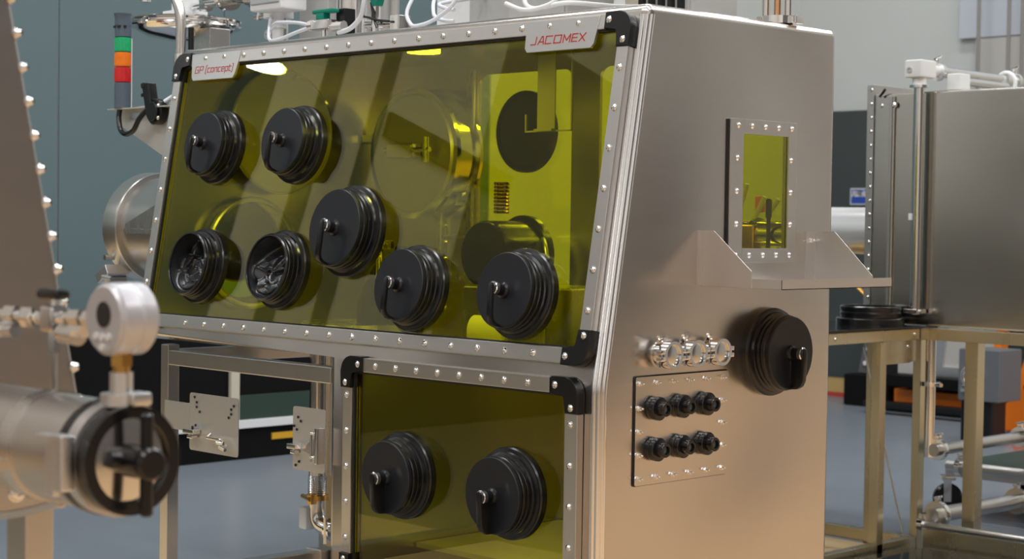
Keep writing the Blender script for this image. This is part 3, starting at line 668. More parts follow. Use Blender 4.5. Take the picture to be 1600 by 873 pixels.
HB = MB().box(-0.812, -0.737, 0.60, 0.604, 1.782, 2.055).box(-0.812, -0.737, 0.585, 0.604, 1.776, 1.783).build('hanging_bracket', M['conduit'], GB)
d1 = MB().lathe([(0, 0), (0.222, 0), (0.222, 0.006), (0.214, 0.010), (0, 0.010)], Matrix.Translation((-2.06, 0.57, 1.805)) @ frame_z((1, 0, 0)), 72).build('inner_door_disc', M['pale_disc'], GB)
MB().torus((-2.05, 0.57, 1.805), (1, 0, 0), 0.219, 0.0045, 72, 8).build('edge_ring', M['bar'], d1)
MB().cyl((-2.10, 0.57, 1.805), (-2.058, 0.57, 1.805), 0.03).build('hub', M['bar'], d1)
for yy, zz in ((0.615, 2.0), (0.745, 1.92), (0.36, 1.72)): MB().cyl((-2.05, yy, zz), (-2.02, yy, zz), 0.008, n=12).build('knob', M['chrome'], d1)
MB().torus((-2.06, 0.45, 1.375), (1, 0, 0), AR + 0.010, 0.010, 72, 8).build('inner_ring', M['bar'], GB)
MB().cyl((-1.60, 0.55, 1.112), (-1.60, 0.55, 1.15), 0.20, 0.19, n=48).build('base_disc', M['sheet'], GB)
bk = MB().lathe([(0, 0), (0.11, 0), (0.125, 0.10), (0.09, 0.22), (0.03, 0.27), (0.028, 0.30), (0, 0.30)], Matrix.Translation((-1.52, 0.62, 1.115)) @ Matrix.Rotation(R(14), 4, 'Y'), 40).build('perforated_hood', M['cover'], GB)
b = MB()
for k in range(3): b.tube([(-1.50 + 0.02 * k, 0.55 - 0.01 * k, 1.42 + 0.01 * k), (-1.44 + 0.01 * k, 0.50, 1.40), (-1.41, 0.47 + 0.01 * k, 1.30 - 0.02 * k)], 0.004, 8, 4)
b.box(-1.51, -1.45, 0.55, 0.58, 1.40, 1.43, 0.004).build('hood_clamp', M['chrome'], bk)
MB().lathe([(0, 0), (0.05, 0), (0.05, 0.12), (0.03, 0.13), (0, 0.13)], Matrix.Translation((-0.92, 0.45, 1.16)) @ frame_z((1, 0.3, 0)), 32).build('white_canister', M['white_plastic'], GB)
MB().cyl((-1.205, 0.85, 1.111), (-1.205, 0.85, 1.24), 0.03).box(-1.25, -1.16, 0.80, 0.9, 1.11, 1.125, 0.003).build('pump_stub', M['chrome'], GB)
b = MB()
for k in range(9): b.torus((-1.30, 0.93, 1.53 + 0.012 * k), (0, 0, 1), 0.022, 0.006, 20, 6)
b.build('spring_hose', M['copper'], GB)
MB().cyl((-0.55, 0.62, 1.112), (-0.55, 0.62, 1.62), 0.012).box(-0.66, -0.44, 0.56, 0.68, 1.111, 1.125, 0.003).build('inner_stand', M['black'], GB)
IC = MB().cyl((-0.30, 0.91, 1.47), (-0.04, 0.91, 1.47), 0.042, n=40).ring((-0.20, 0.91, 1.47), (-0.19, 0.91, 1.47), 0.05, 0.04, 40).cyl((-0.10, 0.91, 1.13), (-0.10, 0.91, 1.44), 0.02).build('inner_cylinder', M['polish'], GB)
MB().box(-0.31, -0.17, 0.86, 0.95, 1.425, 1.50, 0.008).build('inner_valve', M['brass'], GB)
MB().cyl((-0.118, 0.86, 1.112), (-0.118, 0.86, 1.575), 0.006, n=12).cyl((-0.118, 0.86, 1.52), (-0.118, 0.86, 1.572), 0.009, n=12).build('black_rod', M['black'], GB)
for (xa, za, xb, zb) in ((-0.275, 1.53, -0.245, 1.62), (-0.225, 1.50, -0.178, 1.582), (-0.165, 1.53, -0.128, 1.575)):
    MB().tube([(xa, 0.92, za), (xb, 0.92, zb)], 0.008, 8).build('inner_strut', M['white_paint'], GB)
MB().box(-0.225, -0.195, 0.93, 0.95, 1.535, 1.585, 0.006).build('orange_tag', M['orange'], GB)
MB().box(-0.98, -0.62, 0.45, 0.80, 1.112, 1.30, 0.01).build('inner_equipment', M['sheet'], GB)
MB().box(XM + 0.02, -0.02, 0.35, 0.99, 0.485, 0.500).build('lower_shelf', M['pale_disc'], GB)

for (lx, ly) in ((-0.952, 0.254),):
    lm = MB().cyl((lx, ly, 1.998), (lx, ly, 2.012), 0.05, n=40).build('chamber_lamp', M['lamp_soft'], GB)
    ld = bpy.data.lights.new('chamber_light', 'AREA'); ld.shape = 'DISK'; ld.size = 0.1; ld.energy = 3.6; ld.color = (1, 0.97, 0.9)
    lo = bpy.data.objects.new('chamber_light', ld); col.objects.link(lo); lo.location = (lx, ly, 1.994)
    MB().cyl((lx, ly, 2.012), (lx, ly, ZT - T_), 0.04, n=32).build('lamp_stem', M['sheet'], lm)

ld = bpy.data.lights.new('lower_fill_light', 'AREA'); ld.shape = 'DISK'; ld.size = 0.1; ld.energy = 1.2; ld.color = (1, 0.97, 0.9)  # no lamp fitted here; fill light added to brighten the lower compartment
lo = bpy.data.objects.new('lower_fill_light', ld); col.objects.link(lo); lo.location = (-0.55, 0.55, ZM - 0.02)
# ---- gas line below
vp = thing('vent_pipe', (-1.748, 0.5, 0.0), 'vertical steel vent pipe with ribbed bellows and elbow below the glovebox, behind the plate', 'pipe')
MB().cyl((-1.745, 0.5, 0.62), (-1.745, 0.5, 1.088), 0.030).build('pipe', M['polish'], vp)
MB().cyl((-1.700, 0.53, 0.62), (-1.700, 0.53, 1.088), 0.012).build('side_pipe', M['white_paint'], vp)
b = MB()
for k in range(11): b.torus((-1.745, 0.5, 0.555 + 0.0062 * k), (0, 0, 1), 0.030, 0.0032, 24, 6)
b.cyl((-1.745, 0.5, 0.55), (-1.745, 0.5, 0.625), 0.028).build('bellows', M['chrome'], vp)
MB().cyl((-1.745, 0.5, 0.535), (-1.745, 0.5, 0.552), 0.040, n=28).cyl((-1.80, 0.48, 0.543), (-1.72, 0.45, 0.543), 0.008).box(-1.74, -1.715, 0.45, 0.475, 0.525, 0.560, 0.003).build('clamp', M['brass'], vp)
MB().tube([(-1.745, 0.5, 0.535), (-1.745, 0.5, 0.49), (-1.735, 0.5, 0.462), (-1.70, 0.5, 0.445), (-1.62, 0.5, 0.44)], 0.028, 20, 5).build('elbow', M['polish'], vp)
MB().box(-1.80, -1.755, 0.46, 0.54, 0.43, 0.51, 0.010).build('block', M['white_paint'], vp)
MB().ring((-1.665, 0.5, 0.443), (-1.635, 0.5, 0.440), 0.043, 0.028).cyl((-1.65, 0.46, 0.40), (-1.65, 0.46, 0.49), 0.006).build('clamp_ring', M['chrome'], vp)
MB().tube([(-1.62, 0.5, 0.44), (-1.45, 0.5, 0.44), (-1.20, 0.5, 0.44), (-1.088, 0.5, 0.44)], 0.026, 16, 4).build('drain', M['polish'], vp)

# ------------------------------------------------------------------ signal tower and clamp on the bracket
ST = thing('signal_tower', (-2.513, 0.203, 1.884), 'slim signal tower with green, amber and red lenses on a steel bracket', 'signal light')
def cylz(x, y, z0, z1, r, n=32, bev=0.0015): return MB().cyl((x, y, z0), (x, y, z1), r, n=n, bev=bev)
cylz(-2.513, 0.203, 1.884, 1.975, 0.0295).build('base', M['grey_plastic'], ST)
for z0, z1, mt, nm in ((1.977, 2.031, 'lens_red', 'red'), (2.033, 2.084, 'lens_amber', 'amber'), (2.086, 2.138, 'lens_green', 'green')):
    b = cylz(-2.513, 0.203, z0, z1, 0.0292, bev=0.003)
    for k in range(24): b.cyl((-2.513 + 0.029 * math.cos(k * 0.2618), 0.203 + 0.029 * math.sin(k * 0.2618), z0 + 0.005), (-2.513 + 0.029 * math.cos(k * 0.2618), 0.203 + 0.029 * math.sin(k * 0.2618), z1 - 0.005), 0.0015, n=6)
    l_ = b.build('lens', M[mt], ST); l_['label'] = nm + ' lens'
MB().lathe([(0, 2.140), (0.0292, 2.140), (0.0292, 2.170), (0.0282, 2.170), (0.0282, 2.180), (0.0292, 2.180), (0.0300, 2.214), (0.0330, 2.218), (0.0330, 2.224), (0, 2.226)], Matrix.Translation((-2.513, 0.203, 0)), 32).build('sounder', M['grey_plastic'], ST)
b = MB()
for a in (-1.9, -0.35, -1.1): b.box(-2.513 + 0.0285 * math.cos(a) - 0.006, -2.513 + 0.0285 * math.cos(a) + 0.006, 0.203 + 0.0285 * math.sin(a) - 0.004, 0.203 + 0.0285 * math.sin(a) + 0.004, 2.171, 2.179)
b.build('sound_slot', M['gasket'], ST)
MB().cyl((-2.4905, 0.2255, 1.884), (-2.4905, 0.2255, 2.135), 0.0022, n=8).build('cable_cover', M['white_plastic'], ST)
CC = thing('cable_clamp', (-2.31, 0.215, 1.884), 'black cable clamp with ribbed black cable looping under the signal tower', 'clamp')
RT = Matrix.Translation((-2.325, 0.20, 1.905)) @ Matrix.Rotation(R(-14), 4, 'Y')
MB().box(-0.020, 0.020, -0.018, 0.018, -0.050, 0.060, 0.004, RT).box(-0.030, -0.016, -0.02, 0.012, 0.020, 0.032, 0.002, RT).box(-0.020, 0.000, -0.022, 0.016, 0.048, 0.066, 0.002, RT).build('body', M['black'], CC)
MB().cyl((-2.295, 0.222, 1.865), (-2.295, 0.190, 1.865), 0.046, n=32, bev=0.003).cyl((-2.295, 0.19, 1.865), (-2.295, 0.180, 1.865), 0.034, n=28, bev=0.002).build('disc', M['black'], CC)
for (dx, dz) in ((0.030, 0.020), (0.030, -0.022)): put(BOLT_S, 'screw', None, CC, Matrix.Translation((-2.295 + dx, 0.19, 1.865 + dz)) @ frame_z((0, -1, 0)))
b = MB().tube([(-2.525, 0.20, 1.884), (-2.524, 0.195, 1.850), (-2.495, 0.185, 1.805), (-2.450, 0.18, 1.790), (-2.405, 0.18, 1.802), (-2.370, 0.18, 1.840), (-2.335, 0.19, 1.875)], 0.0095, 10, 8)
b.build('cable', M['rubber'], CC)
MB().tube([(-2.26, 0.21, 1.90), (-2.235, 0.24, 1.925), (-2.19, 0.26, 1.935), (-2.13, 0.28, 1.930)], 0.006, 8, 6).build('grey_hose', M['tube_white'], CC)

# ------------------------------------------------------------------ pipework on top of the box
FLT = thing('filter_lid', (-2.4, 0.5, 1.9), 'round polished filter lid with clamped rim beside the left end of the roof', 'filter')
LF = MB().lathe([(0, 2.150), (0.06, 2.155), (0.14, 2.170), (0.175, 2.186), (0.185, 2.200), (0.205, 2.200), (0.210, 2.206), (0.205, 2.212), (0.2, 2.213), (0.2, 2.218), (0.208, 2.219), (0.210, 2.226), (0.204, 2.231), (0.16, 2.236), (0.05, 2.24), (0, 2.24)], Matrix.Translation((-2.56, 0.5, 0)), 72).build('lid', M['chrome'], FLT)
for k in range(4):
    a = k * math.pi / 2 + 0.2; MB().box(-2.56 + 0.209 * math.cos(a) - 0.006, -2.56 + 0.209 * math.cos(a) + 0.006, 0.5 + 0.209 * math.sin(a) - 0.006, 0.5 + 0.209 * math.sin(a) + 0.006, 2.196, 2.222, 0.002).build('lid_clip', M['chrome'], LF)
MB().box(-2.42, -2.33, 0.45, 0.54, 1.95, 2.185, 0.004).box(-2.42, -2.117, 0.46, 0.53, 1.90, 1.96, 0.004).build('lid_bracket', M['sheet'], FLT)
MB().cyl((-2.46, 0.5, 1.96), (-2.46, 0.5, 2.18), 0.026).build('lid_pipe', M['tube'], FLT)
MB().cyl((-2.56, 0.5, 2.24), (-2.56, 0.5, 2.52), 0.05, n=32).box(-2.62, -2.50, 0.44, 0.56, 2.245, 2.262, 0.003).build('lid_neck', M['white_paint'], FLT)
MB().cyl((-2.56, 0.5, 2.33), (-2.72, 0.42, 2.345), 0.013).cyl((-2.70, 0.42, 2.30), (-2.70, 0.42, 2.40), 0.02, n=12).build('lid_valve', M['chrome'], FLT)

HZ = thing('steel_hose', (-2.218, 0.25, 2.04), 'curved braided steel hose rising at the left end of the glovebox roof', 'hose')
b = MB().tube([(-2.222, 0.25, 2.055), (-2.219, 0.25, 2.12), (-2.219, 0.25, 2.18), (-2.235, 0.25, 2.235), (-2.275, 0.25, 2.29), (-2.33, 0.25, 2.35)], 0.0185, 16, 8); b.build('braid', M['sheet'], HZ)
MB().cyl((-2.222, 0.25, 2.020), (-2.222, 0.25, 2.066), 0.022, n=12).box(-2.246, -2.226, 0.235, 0.268, 2.035, 2.060, 0.003).box(-2.222, -2.11, 0.24, 0.26, 2.03, 2.045, 0.003).build('fitting', M['chrome'], HZ)
MB().cyl((-2.200, 0.28, 1.98), (-2.200, 0.28, 2.16), 0.010).build('black_rod', M['black'], HZ)

OV = thing('overhead_pipe', (-2.2, 0.5, 2.26), 'polished horizontal pipe with clamped flanges above the left end of the roof', 'pipe')
MB().cyl((-2.40, 0.5, 2.305), (-2.00, 0.5, 2.305), 0.040, n=36).build('pipe', M['polish'], OV)
for x in (-2.29, -2.13): MB().ring((x - 0.012, 0.5, 2.305), (x + 0.012, 0.5, 2.305), 0.060, 0.039, 40).build('flange', M['polish'], OV)
MB().cyl((-2.505, 0.5, 2.275), (-2.40, 0.5, 2.275), 0.014).cyl((-2.44, 0.5, 2.275), (-2.41, 0.5, 2.275), 0.024, n=8).build('fittings', M['chrome'], OV)
MB().cyl((-1.99, 0.5, 2.234), (-1.99, 0.5, 2.40), 0.034).build('riser', M['polish'], OV)

C1 = thing('clamped_column', (-1.985, 0.5, 2.07), 'short steel column with a white clamp at the left of the roof', 'pipe')
MB().cyl((-1.985, 0.5, 2.0705), (-1.985, 0.5, 2.232), 0.032).cyl((-1.985, 0.5, 2.0705), (-1.985, 0.5, 2.082), 0.05).build('column', M['polish'], C1)
MB().ring((-1.985, 0.5, 2.195), (-1.985, 0.5, 2.232), 0.050, 0.031).box(-2.06, -2.02, 0.485, 0.515, 2.198, 2.228, 0.004).build('clamp', M['white_paint'], C1)
MB().cyl((-2.05, 0.5, 2.212), (-2.125, 0.5, 2.209), 0.008, n=10).cyl((-2.105, 0.5, 2.20), (-2.10, 0.5, 2.225), 0.01, n=8).build('wing_screw', M['chrome'], C1)
MB().ring((-2.005, 0.463, 2.138), (-2.005, 0.470, 2.138), 0.018, 0.011).build('eyelet', M['satin'], C1)
C2 = thing('white_actuator', (-1.88, 0.42, 2.07), 'white valve actuator box on a grey block above the left window', 'valve')
MB().box(-1.97, -1.79, 0.36, 0.47, 2.205, 2.38, 0.008).build('housing', M['white_plastic'], C2)
MB().box(-1.90, -1.74, 0.52, 0.66, 2.0705, 2.36, 0.006).build('block', M['grey_paint'], C2)
MB().box(-1.96, -1.80, 0.355, 0.362, 2.225, 2.36, 0.004).build('plate', M['satin'], C2)
MB().cyl((-1.90, 0.43, 2.0705), (-1.90, 0.43, 2.21), 0.020).cyl((-1.90, 0.43, 2.15), (-1.90, 0.43, 2.178), 0.03, n=8).build('neck', M['white_plastic'], C2)
GV = thing('green_valve', (-1.42, 0.25, 2.07), 'small ball valve with green lever lying on the roof edge', 'valve')
MB().box(-1.475, -1.385, 0.235, 0.275, 2.098, 2.130, 0.004).cyl((-1.50, 0.255, 2.116), (-1.475, 0.255, 2.116), 0.018, n=8).cyl((-1.385, 0.255, 2.106), (-1.33, 0.255, 2.106), 0.016, n=8).cyl((-1.43, 0.255, 2.0705), (-1.43, 0.255, 2.10), 0.008).build('body', M['chrome'], GV)
MB().box(-1.475, -1.370, 0.24, 0.27, 2.150, 2.163, 0.004).box(-1.455, -1.415, 0.24, 0.27, 2.130, 2.152, 0.004).build('lever', M['green_plastic'], GV)
MB().box(-1.395, -1.35, 0.275, 0.32, 2.0705, 2.165, 0.004).build('bracket', M['black'], GV)
def column(x, y, z1, r, label, mat='polish', collar=2.13):
    t = thing('roof_column', (x, y, 2.07), label, 'pipe')
    MB().cyl((x, y, 2.0705), (x, y, z1), r, n=32).build('tube', M[mat], t); MB().ring((x, y, collar), (x, y, collar + 0.02), r * 1.03, r * 0.9).build('weld_band', M['chrome'], t)
    return t
column(-1.49, 0.42, 2.45, 0.052, 'wide polished steel column behind the green lever valve')
column(-1.66, 0.66, 2.5, 0.085, 'broad dull steel column behind the translucent hoses', 'tube', 2.3)
G2 = thing('green_valve', (-1.18, 0.28, 2.07), 'steel valve with green handle tip and black cable on the roof', 'valve')
MB().cyl((-1.205, 0.28, 2.0705), (-1.205, 0.28, 2.168), 0.014, n=8).cyl((-1.25, 0.28, 2.105), (-1.10, 0.30, 2.10), 0.013, n=10).box(-1.13, -1.085, 0.27, 0.32, 2.0705, 2.125, 0.004).build('body', M['chrome'], G2)
MB().prism([(-1.225, 2.20), (-1.175, 2.20), (-1.19, 2.160), (-1.205, 2.156)], YZ(0.28), -0.015, 0.015).build('handle', M['green_plastic'], G2)
MB().tube([(-1.26, 0.26, 2.13), (-1.22, 0.255, 2.125), (-1.17, 0.255, 2.112), (-1.12, 0.26, 2.105)], 0.004, 8, 4).tube([(-1.215, 0.27, 2.17), (-1.19, 0.26, 2.12), (-1.175, 0.26, 2.09)], 0.005, 8, 4).build('black_cable', M['rubber'], G2)
def hoses(label, runs, r=0.006, mat='tube_white'):
    p0 = runs[0][0]; t = thing('air_hose', (p0[0], p0[1], 2.07), label, 'hose')
    for q in runs: MB().tube(q, r, 10, 8).build('hose', M[mat], t)
    return t
hoses('pair of translucent air hoses drooping from the white actuator', [[(-1.90, 0.40, 2.19), (-1.87, 0.37, 2.14), (-1.80, 0.32, 2.095), (-1.68, 0.27, 2.086), (-1.56, 0.25, 2.10), (-1.47, 0.245, 2.112)],
      [(-1.88, 0.38, 2.13), (-1.80, 0.34, 2.15), (-1.70, 0.3, 2.145), (-1.60, 0.28, 2.135), (-1.50, 0.255, 2.118)]])
hoses('translucent hose rising beside the green handle tip', [[(-1.35, 0.25, 2.084), (-1.29, 0.25, 2.095), (-1.24, 0.25, 2.13), (-1.215, 0.255, 2.20), (-1.20, 0.35, 2.30), (-1.20, 0.63, 2.33)]], 0.008)
hoses('clear hoses looping in front of the grey cabinet', [[(-1.00, 0.56, 2.32), (-1.04, 0.40, 2.30), (-1.05, 0.28, 2.15), (-1.02, 0.26, 2.09), (-0.96, 0.25, 2.082), (-0.90, 0.26, 2.10), (-0.84, 0.27, 2.14), (-0.83, 0.32, 2.22), (-0.88, 0.56, 2.28)],
      [(-1.02, 0.56, 2.24), (-1.00, 0.36, 2.19), (-0.95, 0.29, 2.12), (-0.90, 0.28, 2.095), (-0.86, 0.29, 2.09)], [(-0.99, 0.56, 2.20), (-0.99, 0.36, 2.16), (-0.92, 0.31, 2.135), (-0.87, 0.3, 2.125)]])
hoses('ring of white hose tied on the roof', [[(-0.60, 0.25, 2.118), (-0.53, 0.25, 2.095), (-0.47, 0.26, 2.098), (-0.43, 0.28, 2.12), (-0.43, 0.32, 2.19), (-0.53, 0.41, 2.22)],
      [(-0.62, 0.41, 2.24), (-0.57, 0.32, 2.21), (-0.545, 0.27, 2.13), (-0.51, 0.26, 2.10), (-0.46, 0.27, 2.10), (-0.40, 0.30, 2.11), (-0.41, 0.50, 2.12), (-0.41, 0.61, 2.13)]], 0.007, 'white_plastic')
def cabinet(x0, x1, y0, y1, z1, label, mat):
    t = thing('control_box', ((x0 + x1) / 2, (y0 + y1) / 2, 2.07), label, 'box')
    MB().box(x0, x1, y0, y1, 2.0705, z1, 0.004).build('housing', M[mat], t)
    MB().box(x0 + 0.01, x1 - 0.01, y0 - 0.004, y0, 2.075, z1 - 0.01, 0.002).build('door', M[mat], t)
    return t
cabinet(-1.30, -1.12, 0.62, 0.80, 2.45, 'white box behind the curved hose on the roof', 'white_plastic')
cabinet(-1.07, -0.83, 0.55, 0.75, 2.42, 'pale grey control box left of the roof gap', 'grey_paint')
cabinet(-1.02, -0.70, 0.80, 0.95, 2.5, 'tall white box standing at the rear of the roof', 'white_paint')
cabinet(-0.74, -0.50, 0.40, 0.6, 2.40, 'grey control box beside the ring of white hose', 'grey_paint')
cabinet(-0.46, -0.375, 0.60, 0.8, 2.36, 'cream box behind the ring of white hose', 'cream_paint')
FN = cabinet(-0.36, -0.16, 0.55, 0.75, 2.42, 'grey box with black cooling fins near the corner of the roof', 'grey_paint')
for k in range(5): MB().box(-0.345 + k * 0.036, -0.33 + k * 0.036, 0.53, 0.552, 2.075, 2.40).build('fin', M['black'], FN)
RFT = thing('roof_fitting', (-0.055, 0.80, 2.07), 'copper and steel posts on a clamped flange at the right rear of the roof', 'fitting')
MB().cyl((-0.055, 0.80, 2.0705), (-0.055, 0.80, 2.092), 0.045, n=28).box(-0.115, -0.095, 0.78, 0.82, 2.07, 2.095, 0.003).box(-0.012, 0.010, 0.80, 0.84, 2.07, 2.093, 0.003).build('flange', M['chrome'], RFT)
for dx in (-0.028, 0.0, 0.026): MB().cyl((-0.055 + dx, 0.80 + dx * 0.6, 2.09), (-0.055 + dx, 0.80 + dx * 0.6, 2.155), 0.010, n=16).build('post', M['copper' if dx == 0 else 'polish'], RFT)
MB().cyl((-0.055, 0.80, 2.153), (-0.055, 0.80, 2.18), 0.045, n=28).build('upper_flange', M['chrome'], RFT)

# ------------------------------------------------------------------ foreground neighbour with tube, gauge and fittings
X1 = 0.75
NG = thing('glovebox', (X1 - 0.5, -2.6, 0.0), 'blurred steel glovebox at the left edge with a clamped tube and bolted sloping front', 'glovebox')
sy = lambda z: -2.044 + (1.79 - z) * 0.199
FGV = [(X1, sy(2.3), 2.3), (X1, sy(1.18), 1.18), (X1, sy(1.18) - 0.02, 1.10), (X1, -3.05, 1.10), (X1, -3.05, 2.3)]
ngp = mat_axes(Vector((X1, 0, 0)), Vector((0, 1, 0)), Vector((0, 0, 1)), Vector((1, 0, 0)))
MB().prism([(v[1], v[2]) for v in FGV], ngp, -1.0, 0.0, 0.012).build('body_shell', M['shell'], NG)
for k in range(24):
    z = 2.23 - 0.0462 * 1.03 * k - 0.0
    if z > 1.2: put(BOLT, 'bolt', None, NG, Matrix.Translation((X1 - 0.002, sy(z) - 0.004, z)) @ frame_z((1, 0.55, 0.1)) @ Matrix.Diagonal((0.85, 0.85, 1.7, 1)))
for y in (-2.02, -2.95):
    MB().box(X1 - 0.06, X1 - 0.005, y, y + 0.047, 0.0, 1.105, 0.004).build('leg', M['tube'], NG); MB().box(X1 - 0.95, X1 - 0.90, y, y + 0.047, 0.0, 1.105, 0.004).build('leg', M['tube'], NG)
MB().box(X1 - 0.02, X1 + 0.006, -2.9, -1.96, 1.075, 1.125, 0.003).build('base_rail', M['tube'], NG)
for y in (-2.04, -1.985): put(BOLT, 'bolt', None, NG, Matrix.Translation((X1 + 0.006, y, 1.105)) @ frame_z((1, 0, 0)) @ Matrix.Scale(1.4, 4))
PY, PZ, PR = -2.092, 1.195, 0.0705
AT = MB().cyl((X1 - 0.01, PY, PZ), (1.085, PY, PZ), PR, n=64).build('transfer_tube', M['tube'], NG)
MB().ring((0.93, PY, PZ), (0.955, PY, PZ), PR + 0.003, PR - 0.01, 64).build('weld_ring', M['polish'], AT)
MB().ring((1.072, PY, PZ), (1.088, PY, PZ), PR + 0.004, PR - 0.02, 64).build('seal_ring', M['rubber'], AT)
MB().ring((1.086, PY, PZ), (1.112, PY, PZ), PR + 0.003, PR - 0.02, 64).box(1.082, 1.112, PY - 0.088, PY - 0.066, PZ - 0.035, PZ + 0.035, 0.004).build('clamp_band', M['satin'], AT)
MB().box(1.058, 1.080, PY - 0.080, PY - 0.066, PZ - 0.045, PZ + 0.025, 0.004).box(1.045, 1.085, PY - 0.086, PY - 0.068, PZ + 0.025, PZ + 0.033, 0.003).build('clamp_lever', M['satin'], AT)
MB().ring((1.112, PY, PZ), (1.136, PY, PZ), PR - 0.002, 0.054, 64).build('lid_rim', M['rubber'], AT)
MB().lathe([(0, 0), (0.057, 0), (0.057, 0.010), (0.05, 0.013), (0, 0.015)], Matrix.Translation((1.116, PY, PZ)) @ frame_z((1, 0, 0)), 48).build('lid_disc', M['polish'], AT)
MB().cyl((1.12, PY, PZ), (1.180, PY, PZ), 0.021, n=28, bev=0.004).cyl((1.165, PY + 0.000, PZ - 0.066), (1.165, PY + 0.000, PZ + 0.062), 0.0085, n=16, bev=0.003).cyl((1.135, PY, PZ), (1.135, PY - 0.035, PZ + 0.004), 0.010, n=14).build('lid_handle', M['rubber'], AT)
PG = thing('pressure_gauge', (1.112, -2.095, 1.265), 'blurred round digital pressure gauge with dark display on a brass stem', 'gauge')
FY = Matrix.Translation((1.112, -2.122, 1.371)) @ frame_z((0, -1, 0))
MB().lathe([(0, 0.0), (0.040, 0.0), (0.043, -0.004), (0.0455, -0.006), (0.0455, -0.028), (0.0440, -0.031), (0.0455, -0.034), (0.0455, -0.050), (0.040, -0.056), (0, -0.056)], FY, 64).build('case', M['gauge'], PG)
MB().lathe([(0, 0.0008), (0.016, 0.0008), (0.016, -0.001), (0, -0.001)], FY @ Matrix.Translation((0.002, 0.006, 0.001)) @ Matrix.Diagonal((0.95, 1.0, 1, 1)), 40).build('display', M['display'], PG)
for (dx, dz) in ((-0.014, -0.021), (0.0, -0.022), (0.014, -0.021), (0.0, -0.034)):
    MB().cyl((1.112 + dx, -2.121, 1.371 + dz), (1.112 + dx, -2.125, 1.371 + dz), 0.0045, n=14).build('button', M['white_plastic'], PG)
MB().cyl((1.112, -2.095, 1.312), (1.112, -2.095, 1.330), 0.0145, n=6).cyl((1.112, -2.095, 1.303), (1.112, -2.095, 1.312), 0.011, n=16).build('brass_nut', M['brass'], PG)
MB().cyl((1.112, -2.095, 1.274), (1.112, -2.095, 1.304), 0.0145, n=24).build('stem', M['satin'], PG)
MB().cyl((1.107, -2.092, 1.262), (1.107, -2.092, 1.277), 0.026, n=28).box(1.115, 1.145, -2.10, -2.07, 1.263, 1.280, 0.004).build('clamp', M['satin'], PG)
TF = thing('tube_fittings', (0.945, -2.092, 1.265), 'blurred cluster of steel tube fittings with black knob on the transfer tube', 'fitting')
MB().cyl((0.945, PY, 1.262), (0.945, PY, 1.345), 0.0042, n=12).build('riser', M['polish'], TF)
MB().cyl((0.945, PY, 1.318), (0.945, PY, 1.348), 0.0085, n=6).build('nut', M['chrome'], TF)
MB().box(0.929, 0.961, PY - 0.015, PY + 0.015, 1.345, 1.381, 0.006).build('tee_body', M['chrome'], TF)
for x in (1.005, 1.04): MB().cyl((x - 0.014, PY, 1.366), (x + 0.012, PY, 1.367), 0.0125, n=6).build('nut', M['chrome'], TF)
MB().cyl((0.958, PY, 1.366), (1.06, PY, 1.368), 0.005, n=12).cyl((0.962, PY, 1.364), (0.985, PY, 1.364), 0.010, n=6).build('right_arm', M['chrome'], TF)
MB().cyl((0.932, PY, 1.362), (X1, PY, 1.364), 0.008, n=12).cyl((0.905, PY, 1.362), (0.93, PY, 1.362), 0.010, n=6).build('left_arm', M['chrome'], TF)
for x in (0.885, 0.84): MB().cyl((x - 0.012, PY, 1.362), (x + 0.016, PY, 1.362), 0.0155, n=6).build('nut', M['chrome'], TF)
MB().cyl((0.945, PY, 1.376), (0.945, PY, 1.392), 0.006, n=12).build('stem', M['chrome'], TF)
MB().box(0.915, 0.968, PY - 0.012, PY + 0.012, 1.388, 1.402, 0.006).build('knob', M['rubber'], TF)
MB().cyl((0.965, PY, 1.345), (1.005, PY, 1.343), 0.013, n=12).cyl((0.99, PY, 1.352), (1.02, PY, 1.35), 0.010, n=6).build('side_valve', M['chrome'], TF)
MB().cyl((0.86, PY - 0.01, 1.343), (0.76, PY - 0.01, 1.337), 0.009, n=10).cyl((0.80, PY - 0.01, 1.340), (0.83, PY - 0.01, 1.342), 0.013, n=6).build('lower_arm', M['chrome'], TF)
GH_ = thing('grey_hose', (0.8, -1.98, 1.10), 'blurred grey hose sagging under the steel tube', 'hose')
MB().tube([(X1 + 0.005, -2.12, 1.10), (0.80, -2.10, 1.085), (0.88, -2.09, 1.10), (0.96, -2.09, 1.122)], 0.006, 10, 6).build('hose', M['satin'], GH_)

# ------------------------------------------------------------------ second glovebox at the right rear
YG = 3.75
RG = thing('glovebox', (-0.5, YG + 0.5, 0.0), 'stainless glovebox in the right background with a bright blank side and white roof elbows', 'glovebox')
MB().box(-1.70, 0.9, YG, YG + 0.95, 1.045, 2.118, 0.012).build('body_shell', M['mirror'], RG)
WF = MB().box(-1.738, -1.700, YG + 0.0, YG + 0.95, 1.06, 2.160, 0.003).build('end_window_frame', M['tube'], RG)
MB().box(-1.738, -1.45, YG + 0.90, YG + 0.95, 2.118, 2.160, 0.003).build('rear_lip', M['tube'], RG)
for k in range(17):
    z = 2.135 - 0.0645 * k
    put(BOLT, 'bolt', None, RG, Matrix.Translation((-1.738, YG + 0.03, z)) @ frame_z((-1, 0, 0)) @ Matrix.Scale(1.2, 4)); put(BOLT, 'bolt', None, RG, Matrix.Translation((-1.712, YG, z)) @ frame_z((0, -1, 0)) @ Matrix.Scale(0.9, 4))
for k in range(6): put(BOLT, 'bolt', None, RG, Matrix.Translation((-1.70 + 0.05 * k, YG + 0.90, 2.14)) @ frame_z((0, -1, 0)) @ Matrix.Scale(1.2, 4))
MB().box(-1.612, -1.596, YG - 0.006, YG, 1.06, 2.10, 0.002).cyl((-1.585, YG - 0.008, 1.06), (-1.585, YG - 0.008, 2.10), 0.005, n=10).build('door_strip', M['tube'], RG)
